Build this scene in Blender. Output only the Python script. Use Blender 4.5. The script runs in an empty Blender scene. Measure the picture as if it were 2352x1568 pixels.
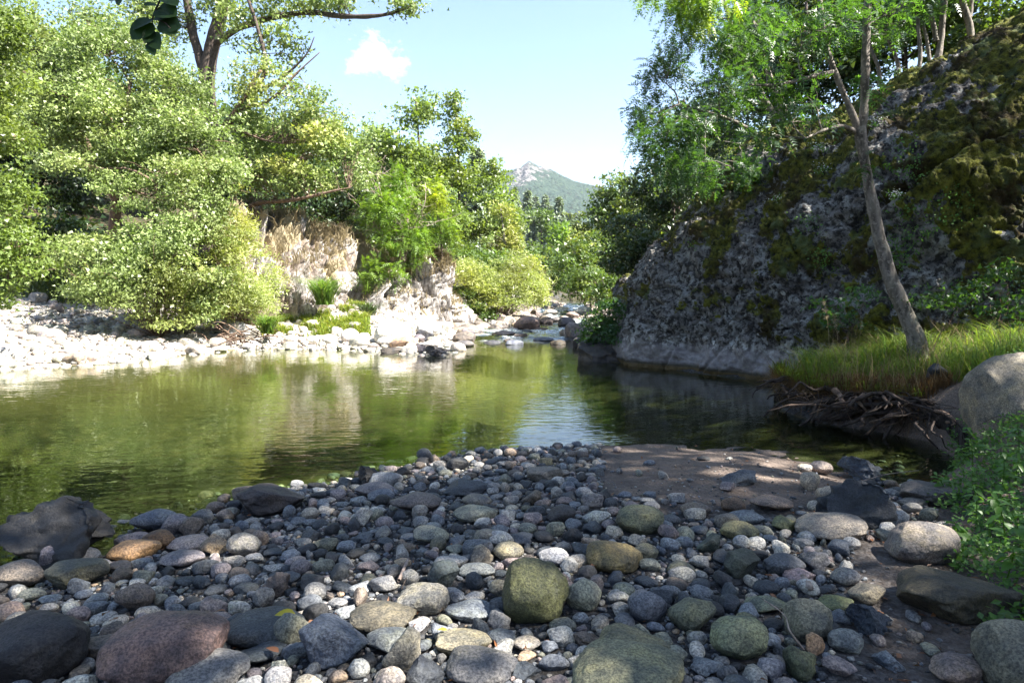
import bpy, math, random
import numpy as np
from mathutils import Vector, Matrix, Quaternion

# ------------------------------------------------------------------ camera, world, sun, exposure
sc = bpy.context.scene
C = sc.collection
R = math.radians
H = 1.5                                   # eye height over the gravel beach
F, CX, CY = 1568.0, 1176.0, 784.0         # measured on the photograph at 2352 x 1568
PITCH = math.atan(108 / F)
cam = bpy.data.cameras.new('camera')
cam.sensor_width = 36.0
cam.lens = 24.0
cam.clip_start = 0.05
cam.clip_end = 8000
cam_o = bpy.data.objects.new('camera', cam)
C.objects.link(cam_o)
cam_o.location = (0, 0, H)
cam_o.rotation_euler = (R(90) - PITCH, 0, 0)
sc.camera = cam_o

SUN_EL, SUN_AZ = 50.0, 70.0               # azimuth: degrees from "behind the camera" towards the right
sd = Vector((math.sin(R(SUN_AZ)) * math.cos(R(SUN_EL)), -math.cos(R(SUN_AZ)) * math.cos(R(SUN_EL)), math.sin(R(SUN_EL))))
world = bpy.data.worlds.new('World')
sc.world = world
world.use_nodes = True
wn, wl_ = world.node_tree.nodes, world.node_tree.links
wn.clear()
w_out = wn.new('ShaderNodeOutputWorld')
w_bg = wn.new('ShaderNodeBackground')
w_sky = wn.new('ShaderNodeTexSky')
w_sky.sky_type = 'NISHITA'
w_sky.sun_disc = False
w_sky.sun_elevation = R(SUN_EL)
w_sky.sun_rotation = math.atan2(sd.x, sd.y)
w_sky.altitude = 300
w_sky.air_density = 1.0
w_sky.dust_density = 1.0
w_sky.ozone_density = 1.0
w_bg.inputs['Strength'].default_value = 0.062
# one small cumulus puff high in the sky (a direction in the sky, so it stays put when the camera moves)
cd = Vector((-306 / F, math.cos(PITCH) + 0.0, 0.0))
_f = Vector((0, math.cos(PITCH), -math.sin(PITCH))); _u = Vector((0, math.sin(PITCH), math.cos(PITCH))); _r = Vector((1, 0, 0))
def _dir(px, py): return (_f + _r * ((px - CX) / F) + _u * ((CY - py) / F)).normalized()
cdir = _dir(868, 128)
ce1 = Vector((0, 0, 1)).cross(cdir).normalized() * -1
ce2 = cdir.cross(ce1).normalized() * -1
def WN(t, **k):
    n = wn.new(t)
    for a, b in k.items(): setattr(n, a, b)
    return n
tc = WN('ShaderNodeTexCoord')
def wdot(v, s):
    d = WN('ShaderNodeVectorMath', operation='DOT_PRODUCT'); d.inputs[1].default_value = v
    wl_.new(tc.outputs['Generated'], d.inputs[0])
    m = WN('ShaderNodeMath', operation='MULTIPLY'); m.inputs[1].default_value = s
    wl_.new(d.outputs['Value'], m.inputs[0]); return m
dx, dy = wdot(ce1, 1 / 0.050), wdot(ce2, 1 / 0.034)
comb = WN('ShaderNodeCombineXYZ'); wl_.new(dx.outputs[0], comb.inputs[0]); wl_.new(dy.outputs[0], comb.inputs[1])
ln = WN('ShaderNodeVectorMath', operation='LENGTH'); wl_.new(comb.outputs[0], ln.inputs[0])
nz = WN('ShaderNodeTexNoise'); nz.inputs['Scale'].default_value = 1.7; nz.inputs['Detail'].default_value = 7; nz.inputs['Roughness'].default_value = .62
cofs = WN('ShaderNodeVectorMath', operation='ADD'); cofs.inputs[1].default_value = (3.3, 7.9, 1.0)
wl_.new(comb.outputs[0], cofs.inputs[0]); wl_.new(cofs.outputs[0], nz.inputs['Vector'])
sub = WN('ShaderNodeMath', operation='SUBTRACT'); wl_.new(nz.outputs['Fac'], sub.inputs[0])
sc2 = WN('ShaderNodeMath', operation='MULTIPLY'); sc2.inputs[1].default_value = 0.33; wl_.new(ln.outputs['Value'], sc2.inputs[0]); wl_.new(sc2.outputs[0], sub.inputs[1])
front = WN('ShaderNodeVectorMath', operation='DOT_PRODUCT'); front.inputs[1].default_value = cdir; wl_.new(tc.outputs['Generated'], front.inputs[0])
fg = WN('ShaderNodeMath', operation='GREATER_THAN'); fg.inputs[1].default_value = 0.9; wl_.new(front.outputs['Value'], fg.inputs[0])
ramp = WN('ShaderNodeMapRange'); ramp.inputs['From Min'].default_value = 0.23; ramp.inputs['From Max'].default_value = 0.60
wl_.new(sub.outputs[0], ramp.inputs['Value'])
mk = WN('ShaderNodeMath', operation='MULTIPLY'); wl_.new(ramp.outputs[0], mk.inputs[0]); wl_.new(fg.outputs[0], mk.inputs[1])
mixc = WN('ShaderNodeMix', data_type='RGBA'); mixc.inputs[7].default_value = (6.5, 6.6, 6.8, 1)
wl_.new(mk.outputs[0], mixc.inputs[0]); wl_.new(w_sky.outputs[0], mixc.inputs[6]); wl_.new(mixc.outputs[2], w_bg.inputs['Color'])
wl_.new(w_bg.outputs[0], w_out.inputs['Surface'])

sun = bpy.data.lights.new('sun', 'SUN')
sun.energy = 4.8
sun.angle = R(0.6)
sun.color = (1.0, 0.95, 0.87)
sun_o = bpy.data.objects.new('sun', sun)
C.objects.link(sun_o)
sun_o.rotation_euler = sd.to_track_quat('Z', 'Y').to_euler()
sc.view_settings.view_transform = 'Standard'
sc.view_settings.look = 'None'
sc.view_settings.gamma = 1.0
sc.view_settings.use_curve_mapping = False
sc.view_settings.exposure = 2.55
cy = sc.cycles
cy.max_bounces = 7; cy.diffuse_bounces = 3; cy.glossy_bounces = 3; cy.transmission_bounces = 4; cy.transparent_max_bounces = 12
cy.volume_bounces = 0
cy.use_denoising = True
cy.caustics_reflective = False; cy.caustics_refractive = False

# ------------------------------------------------------------------ projecting the photograph's pixels into the place
def P(px, py, d):
    """the point seen at pixel (px, py), d metres ahead (along world Y)"""
    v = _dir(px, py); v = v * (d / v.y); return Vector((v.x, v.y, v.z + H))
def G(px, py, z=0.0):
    v = _dir(px, py); t = (z - H) / v.z; return Vector((v.x * t, v.y * t, z))
def to_px(p):
    q = np.asarray(p, float) - np.array([0, 0, H])
    f = q @ np.array(_f); return CX + F * q[..., 0] / f, CY - F * (q @ np.array(_u)) / f

# ------------------------------------------------------------------ noise
def _h(ix, iy, iz, s):
    n = (ix * 374761393 + iy * 668265263 + iz * 2147483647 + s * 974634777) & 0xFFFFFFFF
    n = ((n ^ (n >> 13)) * 1274126177) & 0xFFFFFFFF
    n = ((n ^ (n >> 16)) * 2246822519) & 0xFFFFFFFF
    return ((n ^ (n >> 15)) & 0xFFFFFF) / float(0xFFFFFF)
def vnoise(p, s=0):
    p = np.asarray(p, float); i = np.floor(p).astype(np.int64); f = p - i; f = f * f * (3 - 2 * f)
    x, y, z = i[..., 0], i[..., 1], i[..., 2]; r = 0
    for a in (0, 1):
        wa = f[..., 0] if a else 1 - f[..., 0]
        for b in (0, 1):
            wb = f[..., 1] if b else 1 - f[..., 1]
            for c in (0, 1):
                wc = f[..., 2] if c else 1 - f[..., 2]
                r = r + wa * wb * wc * _h(x + a, y + b, z + c, s)
    return r * 2 - 1
def fbm(p, oct=4, s=0, gain=.5):
    p = np.asarray(p, float); r = 0; a = 1
    for k in range(oct):
        r = r + a * vnoise(p + 13.7 * k, s + k); p = p * 2.03; a *= gain
    return r
def sstep(a, b, x):
    t = np.clip((x - a) / (b - a), 0, 1); return t * t * (3 - 2 * t)

# ------------------------------------------------------------------ mesh helpers
def mesh(name, v, faces, col=None, smooth=False, mat=None):
    """faces: (n,k) int array or a list of such arrays; col: (nverts,3)"""
    me = bpy.data.meshes.new(name)
    fl = faces if isinstance(faces, list) else [faces]
    fl = [np.asarray(f, np.int32) for f in fl if len(f)]
    v = np.asarray(v, np.float32)
    me.vertices.add(len(v)); me.vertices.foreach_set('co', v.ravel())
    li = np.concatenate([f.ravel() for f in fl]); sizes = np.concatenate([np.full(len(f), f.shape[1], np.int32) for f in fl])
    st = np.concatenate([[0], np.cumsum(sizes)[:-1]]).astype(np.int32)
    me.loops.add(len(li)); me.loops.foreach_set('vertex_index', li)
    me.polygons.add(len(sizes)); me.polygons.foreach_set('loop_start', st); me.polygons.foreach_set('loop_total', sizes)
    me.polygons.foreach_set('use_smooth', np.full(len(sizes), smooth, bool))
    me.update(calc_edges=True)
    if col is not None:
        a = me.color_attributes.new('tint', 'FLOAT_COLOR', 'POINT')
        c = np.ones((len(v), 4), np.float32); c[:, :3] = col; a.data.foreach_set('color', c.ravel())
    if mat: me.materials.append(mat)
    return me
def link(name, me, parent=None, loc=None):
    o = bpy.data.objects.new(name, me); C.objects.link(o)
    if parent: o.parent = parent
    if loc is not None: o.location = loc
    return o
def tag(o, label=None, cat=None, group=None, kind=None):
    if label: o['label'] = label
    if cat: o['category'] = cat
    if group: o['group'] = group
    if kind: o['kind'] = kind
    return o
def empty(name, loc=(0, 0, 0)):
    o = bpy.data.objects.new(name, None); C.objects.link(o); o.location = loc; o.empty_display_size = .2; return o
class Geo:
    """collects vertices, quads and triangles with a tint each"""
    def __init__(s): s.v, s.q, s.t, s.c, s.n = [], [], [], [], 0
    def add(s, v, q=None, t=None, c=(1, 1, 1)):
        v = np.asarray(v, float).reshape(-1, 3)
        if q is not None and len(q): s.q.append(np.asarray(q) + s.n)
        if t is not None and len(t): s.t.append(np.asarray(t) + s.n)
        s.v.append(v); cc = np.asarray(c, float); s.c.append(np.broadcast_to(cc, (len(v), 3))); s.n += len(v)
    def build(s, name, mat, smooth=False):
        f = ([np.concatenate(s.q)] if s.q else []) + ([np.concatenate(s.t)] if s.t else [])
        return mesh(name, np.concatenate(s.v), f, np.concatenate(s.c), smooth, mat)
def smooth_path(pts, n):
    pts = np.array([list(p) for p in pts], float)
    t = np.linspace(0, len(pts) - 1, n); out = []
    for u in t:
        i = min(int(u), len(pts) - 2); f = u - i
        p0 = pts[max(i - 1, 0)]; p1 = pts[i]; p2 = pts[i + 1]; p3 = pts[min(i + 2, len(pts) - 1)]
        out.append(.5 * ((2 * p1) + (-p0 + p2) * f + (2 * p0 - 5 * p1 + 4 * p2 - p3) * f * f + (-p0 + 3 * p1 - 3 * p2 + p3) * f ** 3))
    return np.array(out)
def tube(g, pts, rad, sides=6, c=(1, 1, 1), wob=0.0, seed=0):
    pts = np.asarray(pts, float); n = len(pts); rad = np.interp(np.linspace(0, 1, n), np.linspace(0, 1, len(rad)), rad)
    tg = np.gradient(pts, axis=0); tg /= np.linalg.norm(tg, axis=1)[:, None] + 1e-9
    ref = np.array([0, 0, 1.]) if abs(tg[0, 2]) < .9 else np.array([1., 0, 0])
    a = np.cross(tg, ref); a /= np.linalg.norm(a, axis=1)[:, None] + 1e-9
    b = np.cross(tg, a); th = np.arange(sides) * 2 * math.pi / sides
    ring = np.cos(th)[None, :, None] * a[:, None] + np.sin(th)[None, :, None] * b[:, None]
    v = pts[:, None] + ring * rad[:, None, None]
    if wob:
        v = v + ring * (fbm(v * (3.0 / max(rad[0] * 8, .05)) + seed, 3)[..., None] * wob * rad[:, None, None])
    i = np.arange(n - 1)[:, None] * sides; j = np.arange(sides)[None]; k = (j + 1) % sides
    q = np.stack([i + j, i + k, i + sides + k, i + sides + j], -1).reshape(-1, 4)
    v = v.reshape(-1, 3); v = np.vstack([v, pts[-1]])
    t = np.array([[(n - 1) * sides + x, (n - 1) * sides + (x + 1) % sides, n * sides] for x in range(sides)])
    g.add(v, q, t, c)

# ------------------------------------------------------------------ materials
def new_mat(name):
    m = bpy.data.materials.new(name); m.use_nodes = True; nt = m.node_tree; nt.nodes.clear()
    out = nt.nodes.new('ShaderNodeOutputMaterial')
    return m, nt, out
class NT:
    def __init__(s, nt): s.nt = nt
    def n(s, t, ins=None, **k):
        x = s.nt.nodes.new(t)
        for a, b in k.items(): setattr(x, a, b)
        for a, b in (ins or {}).items():
            if isinstance(b, bpy.types.NodeSocket): s.nt.links.new(b, x.inputs[a])
            else: x.inputs[a].default_value = b
        return x
    def math(s, op, a, b=0.0, clamp=False): return s.n('ShaderNodeMath', {0: a, 1: b}, operation=op, use_clamp=clamp).outputs[0]
    def noise(s, vec, scale, detail=4, rough=.55, dist=0.0):
        return s.n('ShaderNodeTexNoise', {'Vector': vec, 'Scale': scale, 'Detail': detail, 'Roughness': rough, 'Distortion': dist}).outputs['Fac']
    def rng(s, v, a, b, c=0.0, d=1.0): return s.n('ShaderNodeMapRange', {'Value': v, 'From Min': a, 'From Max': b, 'To Min': c, 'To Max': d}).outputs[0]
    def mix(s, f, a, b, mode='MIX'):
        x = s.n('ShaderNodeMix', data_type='RGBA', blend_type=mode)
        for i, val in ((0, f), (6, a), (7, b)):
            if isinstance(val, bpy.types.NodeSocket): s.nt.links.new(val, x.inputs[i])
            else: x.inputs[i].default_value = (tuple(val) + (1,))[:4] if i else val
        return x.outputs[2]
    def bump(s, h, strength, dist, nrm=None):
        d = {'Height': h, 'Strength': strength, 'Distance': dist}
        if nrm is not None: d['Normal'] = nrm
        return s.n('ShaderNodeBump', d).outputs[0]

def mat_leaf(name, base, trans=.35, rough=.45, spec=.5, tcol=None):
    m, nt, out = new_mat(name); N = NT(nt)
    at = N.n('ShaderNodeAttribute', attribute_name='tint').outputs['Color']
    c = N.mix(1.0, base, at, 'MULTIPLY')
    p = N.n('ShaderNodeBsdfPrincipled', {'Base Color': c, 'Roughness': rough, 'Specular IOR Level': spec})
    tc_ = N.mix(1.0, tcol or (base[0] * 1.5 + .02, base[1] * 1.7, base[2] * .6), at, 'MULTIPLY')
    t = N.n('ShaderNodeBsdfTranslucent', {'Color': tc_})
    mx = N.n('ShaderNodeMixShader', {0: trans, 1: p.outputs[0], 2: t.outputs[0]})
    nt.links.new(mx.outputs[0], out.inputs[0]); return m
def mat_bark(name, base, scale=14):
    m, nt, out = new_mat(name); N = NT(nt)
    g = N.n('ShaderNodeNewGeometry').outputs['Position']
    mp = N.n('ShaderNodeMapping', {'Vector': g, 'Scale': (1, 1, .35)}).outputs[0]
    a = N.noise(mp, scale, 6, .65); b = N.noise(g, 5, 3)
    c = N.mix(N.rng(a, .38, .60), tuple(x * .40 for x in base), tuple(x * 1.1 for x in base))
    c = N.mix(N.rng(N.noise(g, 24, 4), .56, .62, 0, .6), c, tuple(min(x * 1.7, .5) for x in base))
    c = N.mix(N.rng(b, .5, .7, 0, .5), c, (base[0] * 1.2, base[1] * 1.3, base[2] * 1.2))
    p = N.n('ShaderNodeBsdfPrincipled', {'Base Color': c, 'Roughness': .9, 'Specular IOR Level': .2, 'Normal': N.bump(a, .9, .03)})
    nt.links.new(p.outputs[0], out.inputs[0]); return m
def mat_stone(name, use_attr):
    """river stones: own colour (object colour or tint), speckle, blotches, a few veins"""
    m, nt, out = new_mat(name); N = NT(nt)
    if use_attr:
        col = N.n('ShaderNodeAttribute', attribute_name='tint').outputs['Color']
        vec = N.n('ShaderNodeNewGeometry').outputs['Position']; rnd = None
    else:
        oi = N.n('ShaderNodeObjectInfo'); col = oi.outputs['Color']
        vec = N.n('ShaderNodeVectorMath', {0: N.n('ShaderNodeNewGeometry').outputs['Position'], 1: N.n('ShaderNodeCombineXYZ', {0: N.math('MULTIPLY', oi.outputs['Random'], 37.0)}).outputs[0]}, operation='ADD').outputs[0]
    blot = N.noise(vec, 9, 5, .6); fine = N.noise(vec, 95, 4, .7); med = N.noise(vec, 32, 4, .6)
    c = N.mix(N.rng(blot, .38, .62), N.mix(1.0, col, (.50, .52, .56), 'MULTIPLY'), N.mix(1.0, col, (1.30, 1.24, 1.12), 'MULTIPLY'))
    c = N.mix(N.rng(fine, .40, .60), N.mix(1.0, c, (.50, .50, .52), 'MULTIPLY'), N.mix(1.0, c, (1.45, 1.42, 1.38), 'MULTIPLY'))
    alg = N.math('MULTIPLY', N.rng(N.noise(vec, 4.5, 4, .6), .50, .64, 0, .5), N.rng(med, .35, .6))
    c = N.mix(alg, c, N.mix(1.0, c, (.62, .60, .36), 'MULTIPLY'))
    c = N.mix(N.rng(med, .6, .72, 0, .55), c, N.mix(1.0, c, (.48, .47, .45), 'MULTIPLY'))
    h = N.math('ADD', N.math('MULTIPLY', med, .6), N.math('MULTIPLY', fine, .35))
    p = N.n('ShaderNodeBsdfPrincipled', {'Base Color': c, 'Roughness': N.rng(blot, .3, .7, .5, .75), 'Specular IOR Level': .45, 'Normal': N.bump(h, 1.0, .018)})
    nt.links.new(p.outputs[0], out.inputs[0]); return m
# ------------------------------------------------------------------ the river's shoreline
WZ = -0.15                                 # level of the pool
def level(x, y):
    y = np.asarray(y, float); return WZ + .75 * sstep(26.5, 50, y) + .035 * np.clip(y - 52, 0, 400)
SH = []                                    # (x, y, step, slope, hill)
def sh(px, py, *a): g = G(px, py, WZ); SH.append((g.x, g.y) + a)
def sw(x, y, *a): SH.append((x, y) + a)
NB = (0.0, .055, 0.0); RB = (.36, .22, .1); RK = (.1, .12, .3); RR = (.25, .3, .35); LC = (.15, .3, .35); LG = (.0, .13, .3)
sw(-40, 1.0, *NB); sw(-9, 3.0, *NB)
for a in [(0, 1318), (150, 1300), (250, 1256), (330, 1206), (430, 1188), (520, 1150), (600, 1132), (700, 1118), (820, 1110), (900, 1085), (960, 1066), (1040, 1052), (1100, 1043), (1200, 1033), (1300, 1026), (1500, 1021), (1700, 1024), (1830, 1038), (1930, 1072), (2000, 1100), (2080, 1128)]: sh(*a, *NB)
for a in [(2160, 1120), (2205, 1090), (2190, 1050), (2130, 1015), (2000, 990), (1880, 972), (1800, 945), (1785, 925), (1805, 900)]: sh(*a, *RB)
for a in [(1860, 884), (1640, 862), (1433, 834), (1345, 822), (1335, 800)]: sh(*a, *RK)
for a in [(2.8, 26), (4.4, 33), (5.6, 42), (6.6, 52), (9.5, 70), (14, 95)]: sw(*a, *RR)
for a in [(10, 96), (5.6, 70), (2.4, 52), (1.1, 45), (0.2, 38), (-1.1, 34)]: sw(*a, *RR)
for a in [(-1.4, 32.2), (-2.3, 32), (-2.3, 28.5), (-2.0, 24)]: sw(*a, *LC)
for a in [(1030, 802), (1000, 815), (850, 803), (620, 800), (500, 805), (330, 823), (200, 836), (0, 846)]: sh(*a, *LG)
sw(-16, 14.2, *LG); sw(-40, 11, *LG)
SA = np.array(SH)
def _edges():
    a = SA[:, :2]; b = np.roll(a, -1, 0); return a, b
def sdist(x, y):
    """signed distance to the water's edge: > 0 on land, < 0 in the water"""
    a, b = _edges(); shp = np.shape(x); x = np.ravel(x).astype(float); y = np.ravel(y).astype(float)
    best = np.full(len(x), 1e9); ins = np.zeros(len(x), bool)
    for (ax, ay), (bx, by) in zip(a, b):
        ex, ey = bx - ax, by - ay; t = np.clip(((x - ax) * ex + (y - ay) * ey) / (ex * ex + ey * ey + 1e-12), 0, 1)
        best = np.minimum(best, np.hypot(x - ax - t * ex, y - ay - t * ey))
        c = (ay > y) != (by > y)
        with np.errstate(divide='ignore', invalid='ignore'):
            ins ^= c & (x < ex * (y - ay) / (ey if ey else 1e-12) + ax)
    return np.where(ins, -best, best).reshape(shp)
_a, _b = _edges()
SS = []
for i in range(len(SA)):
    j = (i + 1) % len(SA); L = np.hypot(*(SA[j, :2] - SA[i, :2])); n = max(1, int(L / 1.0))
    for k in range(n): SS.append(SA[i] + (SA[j] - SA[i]) * k / n)
SS = np.array(SS)
def terrain(x, y):
    shp = np.shape(x); xr = np.ravel(x).astype(float); yr = np.ravel(y).astype(float)
    d = sdist(xr, yr)
    w = 0; acc = 0
    for s in SS:
        wi = 1.0 / (((xr - s[0]) ** 2 + (yr - s[1]) ** 2) ** 1.8 + 1e-4); w = w + wi; acc = acc + wi[:, None] * s[2:][None]
    A = acc / w[:, None]; step, slope, hill = A.T
    p3 = np.stack([xr, yr, xr * 0], -1)
    dl = np.clip(d, 0, None); near = sstep(.12, .03, hill)
    z_land = step * sstep(0, .35, dl) + slope * np.minimum(dl, 6)
    z_land = z_land * (1 - near) + np.minimum(step * sstep(0, .35, dl) + slope * dl, .16) * near
    off = np.abs(xr - .08 * yr) - .045 * yr
    open_ = np.where(yr > 40, np.clip(off / (.12 * yr + .1), .0, 1), 1)
    z_hill = np.clip(dl - 6, 0, 160) * np.clip(hill, 0, .36) * 1.1 * np.where(yr > 60, np.maximum(open_, .17), open_) * (1 - near)
    z_hill = np.where(yr > 160, z_hill * np.clip(1 - (yr - 160) / 500, .2, 1), z_hill)
    # the river bank at the beach's right end
    xb = .5 * yr + .55
    right = sstep(0, 1.5, xr - xb) * sstep(9.0, 7.4, yr) * .5
    zl = level(xr, yr)
    bed = -np.clip(-d, 0, None) * (.22 - .12 * sstep(9, 11.5, yr) * sstep(1, -1, xr)); bed = np.maximum(bed, -.95 + .65 * sstep(24, 30, yr))
    z = zl + np.where(d > 0, z_land + z_hill + right * sstep(0, .5, dl), bed)
    z = z + fbm(p3 * .9, 3, 3) * (.02 + .02 * sstep(14, 20, yr)) + fbm(p3 * .12, 3, 5) * np.clip(dl - 5, 0, 30) * .05
    z = z + fbm(p3 * 4.5, 4, 7, .6) * .011
    return z.reshape(shp)
def tz(x, y): return float(terrain(np.array([x]), np.array([y]))[0])

def axis(n, a, k, c=0.0):
    t = np.linspace(-1, 1, n); return c + a * np.sinh(k * t) / math.sinh(k)
gx = np.concatenate([-np.geomspace(3500, 14.2, 46), np.linspace(-14, -6, 70), np.linspace(-5.92, 6.5, 190), np.linspace(6.6, 16, 60), np.geomspace(16.3, 3500, 46)])
gy = np.concatenate([-np.geomspace(3500, 3, 26), np.linspace(-2.5, 1.2, 14), np.linspace(1.3, 9.5, 150), np.linspace(9.6, 36, 170), np.geomspace(36.5, 4500, 70)])
X, Y = np.meshgrid(gx, gy)
Z = terrain(X, Y)
def terrain(x, y):
    """height of the ground sheet (bilinear lookup in the grid above)"""
    x = np.asarray(x, float); y = np.asarray(y, float)
    i = np.clip(np.searchsorted(gx, x) - 1, 0, len(gx) - 2); j = np.clip(np.searchsorted(gy, y) - 1, 0, len(gy) - 2)
    u = np.clip((x - gx[i]) / (gx[i + 1] - gx[i]), 0, 1); v = np.clip((y - gy[j]) / (gy[j + 1] - gy[j]), 0, 1)
    return (Z[j, i] * (1 - u) + Z[j, i + 1] * u) * (1 - v) + (Z[j + 1, i] * (1 - u) + Z[j + 1, i + 1] * u) * v
def grid_faces(ny, nx):
    i = np.arange(ny - 1)[:, None] * nx; j = np.arange(nx - 1)[None]
    return np.stack([i + j, i + j + 1, i + nx + j + 1, i + nx + j], -1).reshape(-1, 4)
sdg = sdist(X, Y)
# colour masks: r = how much sand, g = grass/forest floor, b = under water
sandm = np.clip(sstep(1250, 1480, to_px(np.stack([X, Y, Z], -1))[0] + 90 * fbm(np.stack([X * 3, Y * 3, X * 0], -1), 3, 91)) * sstep(1190, 1130, to_px(np.stack([X, Y, Z], -1))[1]) * (Y > 4) * (Y < 8), 0, 1)
soil = sstep(-.4, .4, X - (.42 * Y + .45)) * (Y > .5) * (Y < 9)
green = np.clip(sstep(7, 10, sdg) * (Y > 12) + sstep(2, 4, sdg) * (Y > 26) + (np.abs(X) > 60) + (Y > 60) * (sdg > 0.6), 0, 1)
col = np.stack([np.maximum(sandm, soil * .6), green, (sdg < 0) * 1.0], -1).reshape(-1, 3)
m_ground, nt, out = new_mat('gravel_and_soil'); N = NT(nt)
gp = N.n('ShaderNodeNewGeometry').outputs['Position']
at = N.n('ShaderNodeSeparateColor', {0: N.n('ShaderNodeAttribute', attribute_name='tint').outputs['Color']})
vor = N.n('ShaderNodeTexVoronoi', {'Vector': gp, 'Scale': 38.0, 'Randomness': 1.0})
vor2 = N.n('ShaderNodeTexVoronoi', {'Vector': gp, 'Scale': 95.0, 'Randomness': 1.0})
bw = N.n('ShaderNodeRGBToBW', {0: vor.outputs['Color']}).outputs[0]
grav = N.mix(N.rng(bw, .1, .9), (.018, .019, .024), (.12, .118, .12))
grav = N.mix(N.rng(N.noise(gp, 22, 4), .4, .62), grav, (.028, .025, .023))
sand = N.mix(N.rng(N.noise(gp, 60, 5, .7), .35, .65), (.085, .066, .055), (.21, .165, .135))
sand = N.mix(N.rng(N.noise(gp, 5, 4), .45, .65, 0, .6), sand, (.07, .052, .042))
c = N.mix(at.outputs[0], grav, sand)
far = N.n('ShaderNodeSeparateXYZ', {0: gp})
farm = N.rng(far.outputs[1], 10.5, 12.5)
pale = N.mix(N.rng(bw, .1, .9), (.34, .31, .27), (.5, .47, .43))
leftm = N.math('MULTIPLY', farm, N.rng(far.outputs[0], 1.5, 0.0))
c = N.mix(leftm, c, pale)
bn = N.noise(gp, 3, 5, .6)
bedc = N.mix(N.rng(N.noise(gp, 1.6, 4), .35, .65), (.022, .022, .010), (.060, .050, .022))
bedc = N.mix(N.rng(N.n('ShaderNodeTexVoronoi', {'Vector': gp, 'Scale': 4.0}).outputs['Distance'], .1, .5, .65, 0), bedc, (.10, .075, .035))
shl = N.math('MULTIPLY', N.rng(far.outputs[2], -.75, -.35), leftm)
bedc = N.mix(shl, bedc, N.mix(bn, (.12, .085, .04), (.26, .19, .10)))
c = N.mix(at.outputs[2], c, bedc)
gr = N.mix(N.rng(bn, .4, .6), (.025, .032, .012), (.062, .045, .026))
c = N.mix(at.outputs[1], c, gr)
hh = N.math('ADD', N.math('MULTIPLY', vor.outputs['Distance'], -.7), N.math('MULTIPLY', vor2.outputs['Distance'], -.3))
pb = N.n('ShaderNodeBsdfPrincipled', {'Base Color': c, 'Roughness': .9, 'Specular IOR Level': .25, 'Normal': N.bump(hh, .8, .02)})
nt.links.new(pb.outputs[0], out.inputs[0])
g_me = mesh('ground', np.stack([X, Y, Z], -1).reshape(-1, 3), grid_faces(len(gy), len(gx)), col, True, m_ground)
tag(link('ground', g_me), kind='structure')

# ------------------------------------------------------------------ the water
wx = np.concatenate([np.linspace(-40, -6, 40), np.linspace(-5.8, 12, 150)])
wy = np.concatenate([np.linspace(1.0, 21, 60), np.linspace(21.1, 56, 260), np.linspace(56.5, 96, 20)])
WX, WY = np.meshgrid(wx, wy)
p3 = np.stack([WX, WY, WX * 0], -1)
rap = sstep(22.5, 27, WY) * sstep(60, 52, WY)
steps = .10 * (fbm(np.stack([WX * .25, WY * .9, WX * 0], -1), 3, 21))
WZg = level(WX, WY) + rap * (steps + .05 * fbm(p3 * 3.2, 4, 22)) 
foam = rap * sstep(.05, .55, fbm(np.stack([WX * 1.3, WY * .55, WX * 0], -1), 4, 31) + .25 * sstep(27, 45, WY) - .05)
fc = np.stack([foam, rap, rap * 0], -1).reshape(-1, 3)
m_water, nt, out = new_mat('river_water'); N = NT(nt)
gp = N.n('ShaderNodeNewGeometry').outputs['Position']
at = N.n('ShaderNodeSeparateColor', {0: N.n('ShaderNodeAttribute', attribute_name='tint').outputs['Color']})
mp = N.n('ShaderNodeMapping', {'Vector': gp, 'Scale': (.75, 1.35, 1)}).outputs[0]
big = N.noise(mp, .55, 2, .5); rip = N.noise(mp, 6.0, 1.3, .45, .25); fin = N.noise(gp, 15, 1, .5)
calm = N.rng(N.noise(gp, .35, 2), .38, .62, .45, 1.1)
hgt = N.math('ADD', N.math('MULTIPLY', rip, .8), N.math('ADD', N.math('MULTIPLY', fin, .16), N.math('MULTIPLY', big, 1.2)))
hgt = N.math('MULTIPLY', hgt, calm)
hgt = N.math('ADD', hgt, N.math('MULTIPLY', N.math('MULTIPLY', N.noise(gp, 9, 4, .6), at.outputs[1]), 5.0))
nrm = N.bump(hgt, 1.0, .0062)
fr = N.n('ShaderNodeFresnel', {'IOR': 1.36, 'Normal': nrm}).outputs[0]
gl = N.n('ShaderNodeBsdfGlossy', {'Color': (1, 1, 1, 1), 'Roughness': .02, 'Normal': nrm})
tr = N.n('ShaderNodeBsdfTransparent', {'Color': (.56, .68, .48, 1)})
mx = N.n('ShaderNodeMixShader', {0: fr, 1: tr.outputs[0], 2: gl.outputs[0]})
fmk = N.math('MULTIPLY', at.outputs[0], N.rng(N.noise(gp, 16, 5, .7), .42, .6))
fo = N.n('ShaderNodeBsdfPrincipled', {'Base Color': (.72, .78, .82, 1), 'Roughness': .6})
mx2 = N.n('ShaderNodeMixShader', {0: fmk, 1: mx.outputs[0], 2: fo.outputs[0]})
nt.links.new(mx2.outputs[0], out.inputs[0])
w_me = mesh('river', np.stack([WX, WY, WZg], -1).reshape(-1, 3), grid_faces(len(wy), len(wx)), fc, True, m_water)
tag(link('river_water', w_me), kind='structure')

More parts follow.
